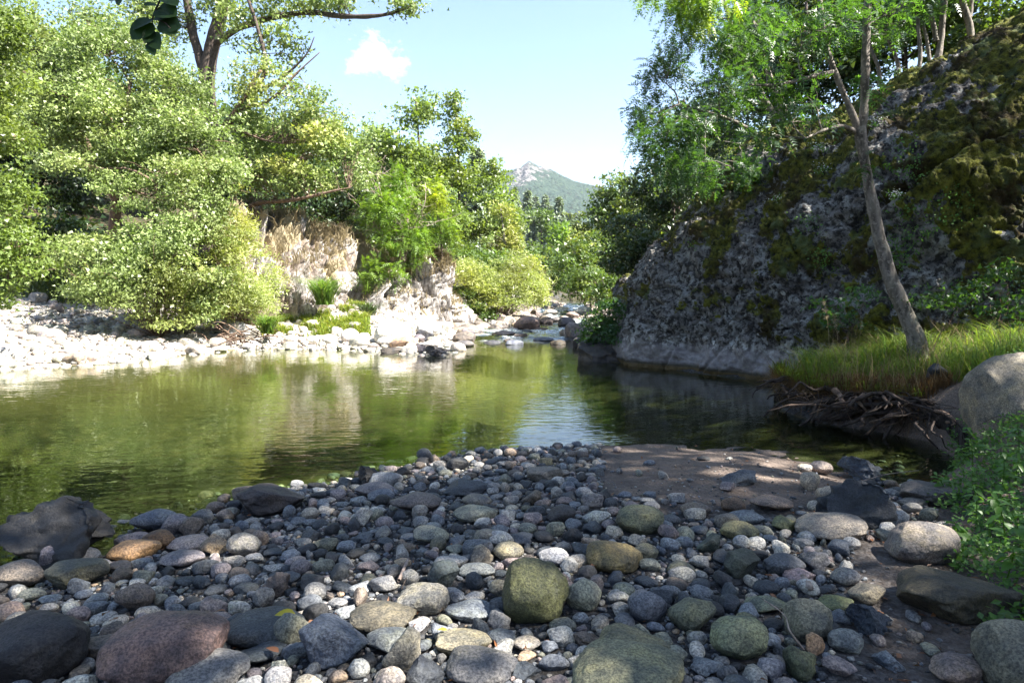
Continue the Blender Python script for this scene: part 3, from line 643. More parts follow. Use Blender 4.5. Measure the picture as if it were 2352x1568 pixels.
HB = [  # foreground stones: box, colour, shape, short description (kept unique)
 (0, 270, 1160, 1305, 'black', 'b2', 'large jagged black boulder at the water’s edge'),
 (306, 406, 1173, 1226, 'blue-grey', 'm1', 'pale blue-grey boulder at the waterline beside the jagged black boulder'),
 (371, 436, 1185, 1230, 'mauve', 'r2', 'mauve-grey rounded stone leaning on the pale blue-grey waterline boulder'),
 (413, 467, 1190, 1237, 'brown', 'a1', 'brown-grey wedge stone among the waterline cobbles'),
 (448, 490, 1172, 1205, 'grey', 'm2', 'grey upright cobble right at the waterline below the two brown boulders'),
 (474, 521, 1153, 1180, 'brown', 'r1', 'brown egg-shaped cobble touching the water, before the blunt dark boulder'),
 (521, 557, 1151, 1176, 'dark grey', 'r3', 'small dark round stone wedged against the big dark wedge boulder'),
 (535, 600, 1118, 1155, 'brown', 'm3', 'blunt brown boulder standing behind the big dark wedge boulder'),
 (551, 699, 1117, 1184, (.045, .038, .038), 'b3', 'big dark wedge boulder where the beach meets the pool'),
 (266, 346, 1224, 1258, 'pink', 'm4', 'pinkish flat stone beside the orange-brown stone'),
 (331, 408, 1220, 1264, (.15, .085, .045), 'm0', 'orange-brown angular stone with a dark end'),
 (262, 369, 1242, 1290, (.36, .23, .12), 'r4', 'tan-orange long cobble catching a warm patch of sun'),
 (385, 487, 1236, 1270, 'pink', 'r5', 'long pinkish flat-topped cobble behind the big pink-grey cobble'),
 (462, 527, 1233, 1275, (.30, .22, .15), 'a3', 'tan finger-shaped stone leaning on a grey egg-shaped cobble'),
 (521, 600, 1230, 1280, 'grey', 'r0', 'grey egg-shaped cobble beside the tan finger-shaped stone'),
 (576, 618, 1221, 1256, (.30, .23, .18), 'r6', 'round pale pinkish ball of a stone'),
 (371, 473, 1264, 1306, 'mauve', 'r1', 'big pink-grey oblong cobble'),
 (98, 172, 1254, 1306, 'mauve', 'm5', 'grey-mauve humped stone under the jagged black boulder'),
 (150, 232, 1262, 1303, 'grey', 'r2', 'grey double-humped stone in front of the tan-orange cobble'),
 (120, 248, 1290, 1352, (.085, .085, .065), 'm6', 'large dark olive loaf-shaped stone'),
 (-10, 112, 1291, 1352, (.14, .125, .11), 'm0', 'grey-brown flat boulder at the picture’s left border'),
 (252, 303, 1290, 1320, 'dark grey', 'm2', 'dark oval stone behind the dark olive loaf-shaped stone'),
 (444, 500, 1288, 1322, 'slate', 'm3', 'dark slate lump under the big pink-grey oblong cobble'),
 (270, 354, 1346, 1410, 'brown', 'm1', 'blocky brown stone with square shoulders'),
 (462, 527, 1376, 1416, 'pink', 'a4', 'pink-grey block-shaped cobble'),
 (191, 248, 1383, 1414, 'blue-grey', 'r4', 'smooth pale bluish cobble near the blocky brown stone'),
 (160, 208, 1397, 1432, 'pink', 'm2', 'small pale pink stone beside the smooth bluish cobble'),
 (-12, 57, 1388, 1436, (.26, .2, .18), 'r5', 'pinkish cobble cut by the frame above the huge dark slab'),
 (603, 664, 1318, 1370, 'brown', 'a5', 'brown-grey stone with a rising peak'),
 (581, 631, 1351, 1394, 'grey', 'm4', 'grey egg leaning in front of the peaked brown-grey stone'),
 (-60, 196, 1434, 1590, (.038, .034, .036), 'b0', 'huge dark flat slab in the photo’s lower corner'),
 (243, 513, 1437, 1600, (.155, .105, .098), 'b1', 'huge pinkish boulder with brown stains in the near foreground'),
 (386, 570, 1505, 1600, 'grey', 'b4', 'pale grey rounded boulder in front of the huge pinkish boulder'),
 (175, 291, 1461, 1525, 'brown', 'm5', 'brown elongated boulder between the huge slab and the huge pinkish boulder'),
 (511, 700, 1412, 1492, 'slate', 'r3', 'long dark slate torpedo-shaped stone'),
 (630, 713, 1420, 1492, 'green-grey', 'r6', 'round green-grey stone beside the big blue slate block'),
 (690, 848, 1430, 1537, (.085, .105, .14), 'b3', 'big blue slate block with a flat top'),
 (525, 656, 1497, 1535, 'slate', 'a0', 'low dark slate sliver in front of the torpedo-shaped stone'),
 (140, 202, 1444, 1476, 'slate', 'r0', 'small dark teal-grey cobble behind the brown elongated boulder'),
 (957, 993, 1031, 1062, 'slate', 'r1', 'dark round stone standing alone in the shallow water'),
 (1061, 1088, 1042, 1056, 'dark grey', 'r2', 'small dark flat stone in the water beside the beach tip'),
 (818, 880, 1072, 1121, 'black', 'b5', 'black angular rock jutting out at the pool’s edge'),
 (850, 925, 1087, 1124, 'blue-grey', 'r4', 'blue-grey rounded boulder leaning on the black angular rock'),
 (909, 947, 1075, 1095, 'black', 'a2', 'small black flat rock in the shallows'),
 (1026, 1075, 1052, 1079, 'dark grey', 'm5', 'dark hump-shaped stone near the beach tip'),
 (1210, 1293, 1074, 1107, (.15, .14, .125), 'm6', 'brown-grey low dome-shaped stone near the sand'),
 (1018, 1125, 1104, 1142, (.05, .058, .075), 'a3', 'dark layered slab in the middle of the beach'),
 (816, 914, 1111, 1142, 'mauve', 'm0', 'broad mauve-grey stone behind a small white-blue one'),
 (844, 908, 1126, 1156, 'blue-grey', 'r5', 'oval white-blue stone in front of the broad mauve-grey stone'),
 (897, 1013, 1133, 1182, (.145, .125, .125), 'm1', 'broad brown-mauve flat slab-like stone'),
 (1061, 1129, 1138, 1165, (.20, .185, .17), 'r3', 'flat beige-grey stone before the dark layered slab'),
 (1042, 1143, 1163, 1203, 'green-grey', 'r6', 'pale arched olive stone in the middle of the beach'),
 (948, 1032, 1212, 1252, (.235, .24, .20), 'r0', 'smooth pale oval cobble left of the mid beach'),
 (813, 855, 1168, 1207, 'pale grey', 'a1', 'pale cube-shaped cobble'),
 (1196, 1244, 1128, 1161, 'brown', 'a0', 'pyramid-shaped brown stone'),
 (1334, 1388, 1135, 1168, (.22, .20, .20), 'm3', 'pinkish-grey round-topped stone close to the sand patch'),
 (1257, 1322, 1165, 1205, (.055, .055, .062), 'r2', 'dark grey-brown barrel-shaped stone'),
 (1337, 1404, 1175, 1207, 'pale grey', 'm4', 'pale pinkish-white cobble beside the dark barrel-shaped stone'),
 (1415, 1524, 1168, 1231, (.145, .150, .095), 'b1', 'large green-grey boulder with a split across its face'),
 (1345, 1476, 1255, 1320, (.170, .140, .068), 'b4', 'large smooth olive-brown boulder with a spot of sunlight'),
 (1450, 1512, 1252, 1289, 'olive', 'm2', 'olive stone half hidden behind the sun-spotted boulder'),
 (1312, 1387, 1248, 1284, 'slate', 'a4', 'rugged blue slate stone above the sun-spotted boulder'),
 (1137, 1223, 1223, 1257, 'slate', 'a5', 'boot-shaped slate stone'),
 (1088, 1154, 1216, 1258, (.2, .2, .19), 'm5', 'grey-green cobble behind the white cobble'),
 (1114, 1180, 1222, 1262, 'pale grey', 'r1', 'pale cobble tucked under the boot-shaped slate stone'),
 (1063, 1133, 1243, 1287, (.12, .135, .165), 'm6', 'blue slate slab tilted towards the camera'),
 (1081, 1134, 1257, 1299, (.31, .28, .22), 'a2', 'pale beige triangular stone'),
 (1131, 1203, 1250, 1289, (.23, .21, .16), 'r3', 'khaki barrel-shaped cobble'),
 (1237, 1308, 1262, 1299, 'pale grey', 'r5', 'pale pillow-shaped cobble right behind the mossy ball-shaped boulder'),
 (997, 1075, 1281, 1308, 'pale grey', 'r4', 'low pale oval cobble beside the twig'),
 (1054, 1138, 1295, 1331, (.33, .33, .31), 'r2', 'whitish speckled cobble'),
 (981, 1058, 1297, 1355, (.06, .075, .09), 'a6', 'dark slate triangular stone with a ridge'),
 (1190, 1237, 1295, 1330, 'pale grey', 'm0', 'pale stone peeping over the mossy ball-shaped boulder'),
 (1151, 1306, 1308, 1438, (.070, .075, .034), 'b4', 'biggest mossy ball-shaped boulder in the near foreground'),
 (1289, 1380, 1336, 1411, (.25, .26, .215), 'm1', 'pale green-grey stone behind the mossy ball-shaped boulder'),
 (904, 1032, 1349, 1418, (.285, .27, .245), 'b0', 'large pale speckled cobble with a rounded back'),
 (802, 952, 1393, 1457, (.135, .125, .095), 'b1', 'large olive-brown lumpy boulder'),
 (1026, 1142, 1381, 1432, 'blue-grey', 'm2', 'blue-grey two-tone stone'),
 (1124, 1182, 1374, 1419, 'slate', 'm3', 'slate cobble leaning towards the mossy ball-shaped boulder'),
 (1441, 1531, 1366, 1432, (.12, .13, .155), 'r6', 'smooth slate-grey pitted dome-shaped stone'),
 (1534, 1646, 1381, 1452, (.165, .175, .12), 'm4', 'green-grey boulder with mossy stains beside the pitted dome'),
 (1368, 1531, 1445, 1530, (.15, .145, .09), 'b3', 'big olive moss-stained block'),
 (1375, 1489, 1495, 1548, (.23, .215, .165), 'm5', 'khaki-grey rounded stone touching the olive block'),
 (1310, 1574, 1534, 1610, (.165, .17, .11), 'b0', 'greenish flat boulder cut by the bottom of the frame'),
 (878, 967, 1457, 1548, (.29, .275, .235), 'a0', 'pale beige heart-shaped stone standing upright'),
 (840, 962, 1455, 1502, (.21, .22, .225), 'r5', 'broad pale grey cobble behind the heart-shaped stone'),
 (1000, 1130, 1462, 1512, (.2, .19, .14), 'm6', 'khaki lumpy boulder behind the banded grey boulder'),
 (1021, 1192, 1507, 1580, (.16, .16, .16), 'b4', 'big banded grey almond-shaped boulder at the bottom'),
 (1123, 1173, 1335, 1375, (.27, .25, .19), 'r1', 'khaki oval cobble at the foot of the mossy ball-shaped boulder'),
 (930, 1022, 1521, 1590, 'slate', 'a3', 'dark slate chunk at the bottom beside the banded boulder'),
 (857, 934, 1542, 1600, (.24, .22, .21), 'r2', 'pale pinkish cobble cut by the lower frame edge'),
 (799, 850, 1521, 1562, 'pale grey', 'r3', 'pale grey upright egg-shaped cobble at the bottom'),
 (988, 1047, 1436, 1478, 'blue-grey', 'a4', 'blue-grey facetted cobble'),
 (1532, 1596, 1292, 1328, 'olive', 'm0', 'olive-grey moss-tinged cobble'),
 (1884, 2030, 1113, 1217, (.026, .032, .044), 'b2', 'big black angular boulder with a crescent-shaped chip'),
 (1937, 2030, 1053, 1107, (.05, .065, .085), 'b5', 'dark blue boulder half in the inlet'),
 (1863, 1910, 1060, 1089, 'pink', 'r0', 'pale pink rounded stone on the sand near the inlet'),
 (1830, 1866, 1066, 1084, 'beige', 'r6', 'small beige stone lying on the sand left of the pale pink one'),
 (1837, 1883, 1086, 1126, (.33, .28, .22), 'r4', 'egg-shaped beige stone tilted on the sand'),
 (1655, 1734, 1080, 1116, (.13, .14, .155), 'a5', 'slate slab jutting out of the sand'),
 (1656, 1710, 1145, 1179, (.115, .08, .055), 'r5', 'dark brown round stone on the sand'),
 (1720, 1820, 1139, 1177, (.25, .19, .15), 'm1', 'long tan boulder lying on the sand'),
 (1570, 1624, 1168, 1196, 'beige', 'm3', 'beige cobble at the sand’s near edge'),
 (1564, 1631, 1156, 1188, 'brown', 'r1', 'brown stone at the edge of the sand patch'),
 (1877, 1940, 1120, 1158, (.30, .26, .215), 'm6', 'beige stone behind the black angular boulder'),
 (1828, 1984, 1186, 1248, (.27, .245, .21), 'b1', 'large pale saddle-shaped stone before the black angular boulder'),
 (2040, 2196, 1212, 1300, (.185, .17, .15), 'b0', 'large tilted grey-brown boulder below the green plants'),
 (2070, 2225, 1119, 1163, (.085, .08, .078), 'b3', 'long dark flat boulder beside the shallow inlet'),
 (1749, 1849, 1276, 1324, (.085, .095, .11), 'm2', 'slate-grey humped boulder'),
 (1840, 1904, 1270, 1314, (.08, .085, .10), 'a1', 'split slate wedge beside the slate-grey humped boulder'),
 (1658, 1748, 1272, 1330, (.06, .07, .055), 'a6', 'dark green-black angular stone'),
 (1791, 1877, 1306, 1342, (.205, .18, .205), 'a2', 'smooth mauve stone with a pinkish end'),
 (1909, 1974, 1310, 1347, (.26, .25, .245), 'r3', 'pale grey cobble with a sunlit pink end'),
 (1951, 2035, 1344, 1389, (.235, .2, .155), 'm4', 'tan flat-topped block on the brown soil'),
 (1709, 1804, 1371, 1412, (.18, .195, .135), 'r2', 'green-grey oblong cobble'),
 (1875, 1962, 1369, 1408, (.145, .165, .075), 'r6', 'moss-green oblong cobble'),
 (1804, 1918, 1393, 1478, (.165, .165, .125), 'b4', 'big round grey-green boulder with a lighter top'),
 (1952, 2045, 1398, 1464, (.035, .048, .07), 'b5', 'dark blue-black knobbly rock'),
 (1902, 1979, 1451, 1502, (.21, .225, .22), 'r5', 'smooth pale slate pebble under the grey-green boulder'),
 (1629, 1762, 1432, 1520, (.155, .17, .11), 'b1', 'big green pear-shaped boulder'),
 (1688, 1740, 1412, 1450, (.15, .15, .09), 'r0', 'olive round cobble behind the green pear-shaped boulder'),
 (1739, 1803, 1517, 1562, (.22, .22, .24), 'r4', 'pale lilac cobble near the bottom edge'),
 (1800, 1878, 1493, 1565, (.09, .105, .06), 'a4', 'dark green angular cobble near the bottom edge'),
 (2141, 2250, 1511, 1575, (.25, .2, .175), 'b0', 'pink-grey stone with diagonal bands'),
 (2253, 2440, 1457, 1600, (.175, .17, .13), 'b4', 'large olive-grey rounded boulder in the photo’s bottom corner'),
 (2061, 2305, 1315, 1430, (.055, .05, .032), 'b3', 'low earthy moss-grown rock half buried under the plants'),
 (1683, 1722, 1231, 1264, 'pale grey', 'r1', 'small pale speckled ball-like cobble'),
 (1597, 1655, 1229, 1272, (.06, .08, .07), 'a0', 'dark green-blue ridged stone'),
 (1534, 1597, 1305, 1340, (.27, .28, .29), 'r5', 'pale bluish lying cobble'),
 (1847, 1898, 1462, 1505, (.28, .18, .11), 'a2', 'orange-tan broken stone end near the dry stem'),
 (1671, 1750, 1175, 1212, 'blue-grey', 'r2', 'bluish flat cobble before the long tan boulder'),
 (1640, 1695, 1180, 1216, (.2, .18, .15), 'm5', 'brownish cobble next to the bluish flat cobble'),
 (1654, 1741, 1200, 1244, (.19, .175, .1), 'm0', 'mustard-olive double-lobed stone'),
 (1773, 1833, 1188, 1222, (.13, .14, .07), 'a3', 'moss-green slanting stone beside the pale saddle-shaped stone'),
 (1935, 1974, 1236, 1264, 'pale grey', 'r0', 'pale oval pebble on the brown soil'),
]
for k, t in enumerate(HB):
    hero(*t[:4], t[4], t[5], t[6].replace('’', "'"), yaw=rs.uniform(-.15, .15), tilt=rs.uniform(-.08, .08))
hero(2245, 2500, 830, 1062, (.20, .175, .14), 'b4', 'big smooth beige-grey boulder rising behind the leafy plants at the frame edge', name='boulder', cat='boulder', dep=.9, gz=.12, tilt=-.2)
hero(2128, 2178, 836, 878, (.02, .026, .036), 'm2', 'glossy dark blue-black stone sitting on the grassy bank', gz=.42)
hero(2063, 2130, 1143, 1168, (.2, .19, .18), 'm3', 'lichen-pale flat stone beside the long dark flat boulder')
NH = len(HB)
# smaller stones: the largest of them are things of their own, the rest is one layer of pebbles
rr = np.random.RandomState(11)
cand = []
cell = {}
def near_ok(x, y, r, tol):
    i0, j0 = int(x / .25), int(y / .25)
    for i in range(i0 - 2, i0 + 3):
        for j in range(j0 - 2, j0 + 3):
            for (a, b, c) in cell.get((i, j), ()):
                if (a - x) ** 2 + (b - y) ** 2 < ((c + r) * tol) ** 2: return False
    return True
def reg(x, y, r):
    # large stones are registered as a few discs so that the grid search stays local
    if r > .22:
        for k in range(8): cell.setdefault((int((x + r * .6 * math.cos(k * .785)) / .25), int((y + r * .6 * math.sin(k * .785)) / .25)), []).append((x + r * .6 * math.cos(k * .785), y + r * .6 * math.sin(k * .785), r * .4))
    cell.setdefault((int(x / .25), int(y / .25)), []).append((x, y, min(r, .24)))
for (x, y, r_, c_, s_) in placed: reg(x, y, r_)
def beach_density(x, y, px, py, r):
    d = 1.0
    if 1380 < px < 1960 and 1020 < py < 1140: d = .14 if r < .010 else .008
    if 1500 < px < 1900 and 1140 <= py < 1195: d = .06
    if px > 1900 + (1568 - py) * .2 and py > 1240: d = .035
    return d
NTRY = 150000
radii = np.sort(np.clip(.0080 * (rr.pareto(1.75, NTRY) + 1), .0075, .062))[::-1]
# big ones first
xs = rr.uniform(0, 1, NTRY); ys = rr.uniform(0, 1, NTRY) ** 1.35
yy = 1.75 + ys * 5.6; xx = (xs * 2 - 1) * (yy * .80 + .35)
tzv = terrain(xx, yy); sdv = sdist(xx, yy); ppx, ppy = to_px(np.stack([xx, yy, tzv], -1))
acc = []
for i in range(NTRY):
    x, y, r = xx[i], yy[i], radii[i]
    if sdv[i] < -.9 or x > .47 * y + .75: continue
    if sdv[i] < 0 and rr.rand() < .55 + .5 * min(1, -sdv[i]): continue
    if rr.rand() > beach_density(x, y, ppx[i], ppy[i], r): continue
    if r * F / y < 2.5: continue
    if not near_ok(x, y, r, .86): continue
    reg(x, y, r); acc.append((x, y, r, tzv[i]))
acc = np.array(acc)
size_px = acc[:, 2] * F / acc[:, 1]
order = np.argsort(-size_px)
PAL = [('slate', 'slate', 20), ('blue-grey', 'blue-grey', 27), ('grey', 'grey', 20), ('pale grey', 'pale', 11), ('beige', 'beige', 8), ('tan', 'tan', 4), ('pink', 'pinkish', 6), ('mauve', 'mauve', 8), ('green-grey', 'greenish', 7), ('brown', 'brown', 7), ('dark grey', 'dark', 14), ('olive', 'olive', 2)]
pw = np.array([p[2] for p in PAL], float); pw /= pw.sum()
N_THINGS = 300 - len(STONES)
marks = [(s[1], s[2], s[3]) for s in STONES]
MARK = [(x, y, s) for (x, y, s) in marks if len(s.split()) <= 6]
used = {}
SHW = {'r': ('round', 'oval'), 'm': ('lumpy', 'flattish'), 'a': ('angular', 'sharp-edged')}
def short_mark(s): return s
for idx in order[:N_THINGS]:
    x, y, r, z = acc[idx]
    ci = rr.choice(len(PAL), p=pw); key = 'rma'[rr.choice(3, p=(.36, .36, .28))]; sh_ = key + str(rr.randint(7))
    asp = rr.uniform(.5, 1.0); fl = rr.uniform(.38, .78)
    o = put_stone(x, y, r, r * asp, r * fl, rr.uniform(0, 6.28), sh_, COL[PAL[ci][0]], 'river_stone', (rr.uniform(-.15, .15), rr.uniform(-.15, .15)), .14, z, rr)
    ms = sorted(MARK, key=lambda m: (m[0] - x) ** 2 + (m[1] - y) ** 2)[:6]
    m0 = ms[0]; shw = SHW[key][0 if asp > .8 else 1]; szw = 'small' if size_px[idx] < np.median(size_px[order[:N_THINGS]]) else 'medium'
    base = f'{szw} {PAL[ci][1]} {shw} cobble'
    done = False
    for m in ms:
        dx_, dy_ = x - m[0], y - m[1]
        rel = ('behind the ' if dy_ > 0 else 'in front of the ') if abs(dy_) > abs(dx_) else 'beside the '
        if math.hypot(dx_, dy_) > 1.3: rel = 'some way ' + rel if not rel.startswith('beside') else 'level with the '
        lab = base + ' ' + rel + m[2]
        if len(lab.split()) <= 16 and lab not in used: done = True; break
    if not done:
        for wd in ('bigger', 'lighter', 'lower', 'taller', 'farther', 'nearer'):
            lab = f'{wd} of the like {PAL[ci][1]} {shw} cobbles near the {m0[2]}'
            if lab not in used: break
    used[lab] = 1
    tag(o, lab, 'stone', 'grey and brown cobbles scattered over the beach'); STONES.append((o, x, y, lab))
for o, *_rest in STONES[:NH + 3]:
    if '_s' in o: del o['_s']
# the rest: one object
g = Geo(); PB = {s: [stone_shape(s, (.1, .4, .8, 1.1, .25)[k], 500 + k) for k in range(5)] for s in (0, 1, 2)}
rest = order[N_THINGS:]
for s, sel in ((2, rest[size_px[rest] > 15]), (1, rest[(size_px[rest] <= 15) & (size_px[rest] > 5.5)]), (0, rest[size_px[rest] <= 5.5])):
    for k in range(5):
        ii = sel[k::5]
        if not len(ii): continue
        v, f = PB[s][k]; n = len(ii); r = acc[ii, 2]
        th = rr.uniform(0, 6.28, n); asp = rr.uniform(.48, 1, n); fl = rr.uniform(.33, .8, n)
        lv = v[None] * np.stack([r, r * asp, r * fl], -1)[:, None]
        cs, sn = np.cos(th)[:, None], np.sin(th)[:, None]
        tl = rr.uniform(-.3, .3, n)[:, None]
        w = np.stack([lv[..., 0] * cs - lv[..., 1] * sn, lv[..., 0] * sn + lv[..., 1] * cs, lv[..., 2] + lv[..., 0] * tl * .4], -1)
        w += np.stack([acc[ii, 0], acc[ii, 1], acc[ii, 3] + r * fl * rr.uniform(.3, .8, n)], -1)[:, None]
        cc = np.array([COL[PAL[q][0]] for q in rr.choice(len(PAL), n, p=pw)]) * rr.uniform(.75, 1.25, (n, 1))
        ff = (f[None] + (np.arange(n) * len(v))[:, None, None]).reshape(-1, 3)
        g.add(w.reshape(-1, 3), None, ff, np.repeat(cc, len(v), 0))
tag(link('beach_pebbles', g.build('pebbles', m_peb, True)), 'countless small grey, brown and bluish pebbles filling the gaps of the beach', 'pebbles', kind='stuff')
print('stones', len(acc), 'things', len(STONES), 'pebble tris', sum(len(t) for t in g.t))

# ------------------------------------------------------------------ boulders of the far shore and the rapids
FB = [  # box, colour, shape, label
 (859, 944, 740, 788, 'white', 'b4', 'biggest white humped boulder on the far shore'),
 (957, 1013, 738, 771, 'white', 'b1', 'white domed boulder at the foot of the fissured cliff'),
 (956, 998, 757, 784, (.045, .045, .055), 'b3', 'dark blue-grey boulder before the white domed boulder'),
 (897, 957, 773, 799, (.33, .24, .17), 'b0', 'tan oblong boulder in front of the biggest white boulder'),
 (973, 1035, 794, 817, (.045, .04, .042), 'b5', 'wet dark brown boulder at the tip of the boulder spit'),
 (935, 982, 790, 811, (.04, .036, .045), 'b2', 'wet blackish craggy boulder on the boulder spit'),
 (968, 1016, 782, 801, 'white', 'm1', 'white flat boulder between the two wet dark boulders and the cliff'),
 (866, 904, 775, 793, 'white', 'r1', 'white rounded stone in front of the biggest white boulder'),
 (945, 976, 768, 788, 'mauve', 'r2', 'mauve-grey stone beside the tan oblong boulder'),
 (874, 928, 798, 813, (.06, .05, .045), 'm3', 'low wet brown rock at the water before the tan oblong boulder'),
 (1040, 1092, 762, 789, (.12, .10, .09), 'b1', 'brown-grey humped boulder alone at the foot of the rapids'),
 (1043, 1089, 782, 798, (.085, .08, .085), 'r3', 'low dark rounded rock in front of the lone humped boulder'),
 (1130, 1183, 759, 773, (.30, .25, .21), 'm4', 'pale flat rock lying in the calm water left of the rapids'),
 (1180, 1240, 727, 758, (.17, .125, .11), 'b0', 'big brown-grey boulder in the middle of the rapids'),
 (1236, 1271, 727, 747, (.14, .11, .10), 'b1', 'brown boulder behind the big one in the rapids'),
 (1282, 1322, 729, 751, (.075, .07, .08), 'b4', 'dark oval boulder high in the rapids'),
 (1298, 1345, 740, 777, (.17, .155, .155), 'b3', 'tall grey boulder leaning at the rapids by the leafy bush'),
 (1263, 1301, 781, 796, (.06, .05, .035), 'r5', 'dark brown rock at the lower step of the rapids'),
 (1161, 1202, 781, 797, (.13, .15, .19), 'r4', 'bluish wet rock at the lower step of the rapids'),
 (1225, 1272, 774, 786, (.13, .15, .18), 'r0', 'flat blue-grey rock awash in the rapids'),
 (1110, 1152, 781, 792, (.05, .05, .06), 'm0', 'small dark rock awash near the lone humped boulder'),
 (1315, 1345, 775, 797, (.05, .045, .05), 'm2', 'dark wet rock against the ledge by the leafy bush'),
 (1157, 1183, 778, 786, 'brown', 'r6', 'small brown rock before the pale flat rock'),
 (1133, 1165, 718, 748, 'pink', 'm5', 'pinkish boulder under the pale willow beside the rapids'),
 (1180, 1212, 766, 779, 'brown', 'm6', 'brown rock at the edge of the calm water near the rapids'),
 (1320, 1360, 704, 724, 'pale grey', 'b0', 'pale boulder at the top of the rapids'),
 (1246, 1279, 710, 725, 'beige', 'r2', 'beige boulder near the top of the rapids'),
 (1276, 1307, 704, 714, 'white', 'r5', 'white stone at the very top of the rapids'),
 (1218, 1247, 711, 729, (.11, .085, .08), 'b5', 'dark brown boulder at the upper bank of the rapids'),
 (1150, 1182, 726, 749, 'beige', 'a1', 'beige block in the pile under the pale willow'),
 (1168, 1190, 733, 748, 'tan', 'a3', 'tan stone of the pile beside the big rapids boulder'),
 (1262, 1290, 728, 742, (.09, .08, .085), 'm1', 'dark stone between two falls of the rapids'),
 (1300, 1330, 716, 730, (.2, .16, .14), 'm2', 'pink-brown stone near the top of the rapids'),
 (1238, 1262, 724, 736, 'brown', 'r3', 'brown rounded stone behind the rapids boulders'),
 (1228, 1258, 752, 762, (.16, .11, .08), 'm3', 'reddish brown flat rock in the rapids'),
 (1115, 1140, 735, 752, 'grey', 'a5', 'grey stone at the willow foot by the calm water'),
 (1195, 1222, 757, 766, 'slate', 'r2', 'slate rock awash below the big rapids boulder'),
 (1060, 1090, 755, 770, 'mauve', 'a4', 'mauve-grey rock at the toe of the cliff'),
 (-10, 52, 795, 834, 'pale grey', 'b1', 'pale grey boulder at the far shore’s left end'),
 (151, 197, 809, 836, (.33, .27, .22), 'b0', 'tan-shadowed boulder on the white gravel shore'),
 (478, 523, 776, 799, (.27, .24, .22), 'b4', 'grey boulder in front of the tangled root heap'),
 (486, 522, 796, 808, 'white', 'r1', 'white flat stone in the water before the grey boulder'),
 (437, 459, 758, 782, 'grey', 'r5', 'grey egg-shaped stone upright near the tangled root heap'),
 (518, 597, 736, 780, 'white', 'b3', 'big white flat-topped boulder above the grey shore boulder'),
 (635, 678, 718, 756, 'white', 'a2', 'white leaning slab behind the grass tuft'),
 (600, 645, 772, 796, 'pale grey', 'b5', 'pale cracked boulder at the waterline below the grass tuft'),
 (652, 682, 770, 790, 'white', 'm1', 'white boulder at the waterline left of the round one'),
 (703, 732, 771, 790, 'white', 'r0', 'round white boulder at the middle of the far waterline'),
 (740, 775, 768, 790, 'pale grey', 'b4', 'pale grey boulder next to the round white boulder'),
 (783, 822, 755, 786, 'white', 'b1', 'white pointed boulder near the biggest white boulder'),
 (820, 850, 765, 792, 'white', 'm6', 'white boulder touching the biggest white boulder'),
 (760, 786, 748, 766, 'white', 'm5', 'small white boulder at the grass edge'),
 (300, 330, 785, 802, 'white', 'm4', 'white stone midway along the gravel shore'),
 (68, 110, 816, 834, 'white', 'm3', 'white stone at the waterline of the gravel shore'),
 (230, 262, 800, 818, 'white', 'a6', 'white wedge stone on the gravel shore'),
 (378, 420, 788, 806, 'white', 'r3', 'low white boulder at the waterline before the shrub'),
 (560, 600, 786, 803, 'white', 'r4', 'white stone half in water near the root heap'),
]
for t in FB:
    x0, x1, y0, y1 = t[:4]
    if x0 > 1100 and y1 < 790:       # rapids: rests on the bed of the rising river
        gz = None; d = 32.0
        z = WZ
        for _ in range(12):
            gg = G((x0 + x1) / 2, y1, z); z = .5 * z + .5 * float(level(gg.x, gg.y))
        gz = z - .06
    else: gz = None
    hero(x0, x1, y0, y1 + 2, t[4], t[5], t[6].replace('’', "'"), name='boulder', gz=gz, cat='boulder', dep=.8, group='boulders of the far shore and rapids')
# white cobbles of the gravel bar: one layer of stuff
n = 0; g = Geo(); r2 = np.random.RandomState(77)
for s, cnt, r0, r1 in ((2, 200, .16, .34), (1, 1400, .08, .17), (0, 5200, .035, .09)):
    x = r2.uniform(-19, -1.5, cnt * 2); y = r2.uniform(14, 27.5, cnt * 2); sdv = sdist(x, y)
    ok = (sdv > -.5) & (sdv < 8 - 3.2 * (x > -9)) ; x, y, sdv = x[ok][:cnt], y[ok][:cnt], sdv[ok][:cnt]; z = terrain(x, y)
    r = r2.uniform(0, 1, len(x)) ** 2.2 * (r1 - r0) + r0
    for k in range(5):
        ii = np.arange(len(x))[k::5]; v, f = PB[s][k]; m = len(ii)
        th = r2.uniform(0, 6.28, m); lv = v[None] * np.stack([r[ii], r[ii] * r2.uniform(.6, 1, m), r[ii] * r2.uniform(.4, .8, m)], -1)[:, None]
        cs, sn = np.cos(th)[:, None], np.sin(th)[:, None]
        w = np.stack([lv[..., 0] * cs - lv[..., 1] * sn, lv[..., 0] * sn + lv[..., 1] * cs, lv[..., 2]], -1) + np.stack([x[ii], y[ii], z[ii] + r[ii] * .25], -1)[:, None]
        cc = np.array([.45, .42, .38]) * r2.uniform(.45, 1.15, (m, 1)) * (1 + r2.uniform(-.06, .06, (m, 3)))
        g.add(w.reshape(-1, 3), None, (f[None] + (np.arange(m) * len(v))[:, None, None]).reshape(-1, 3), np.repeat(cc, len(v), 0))
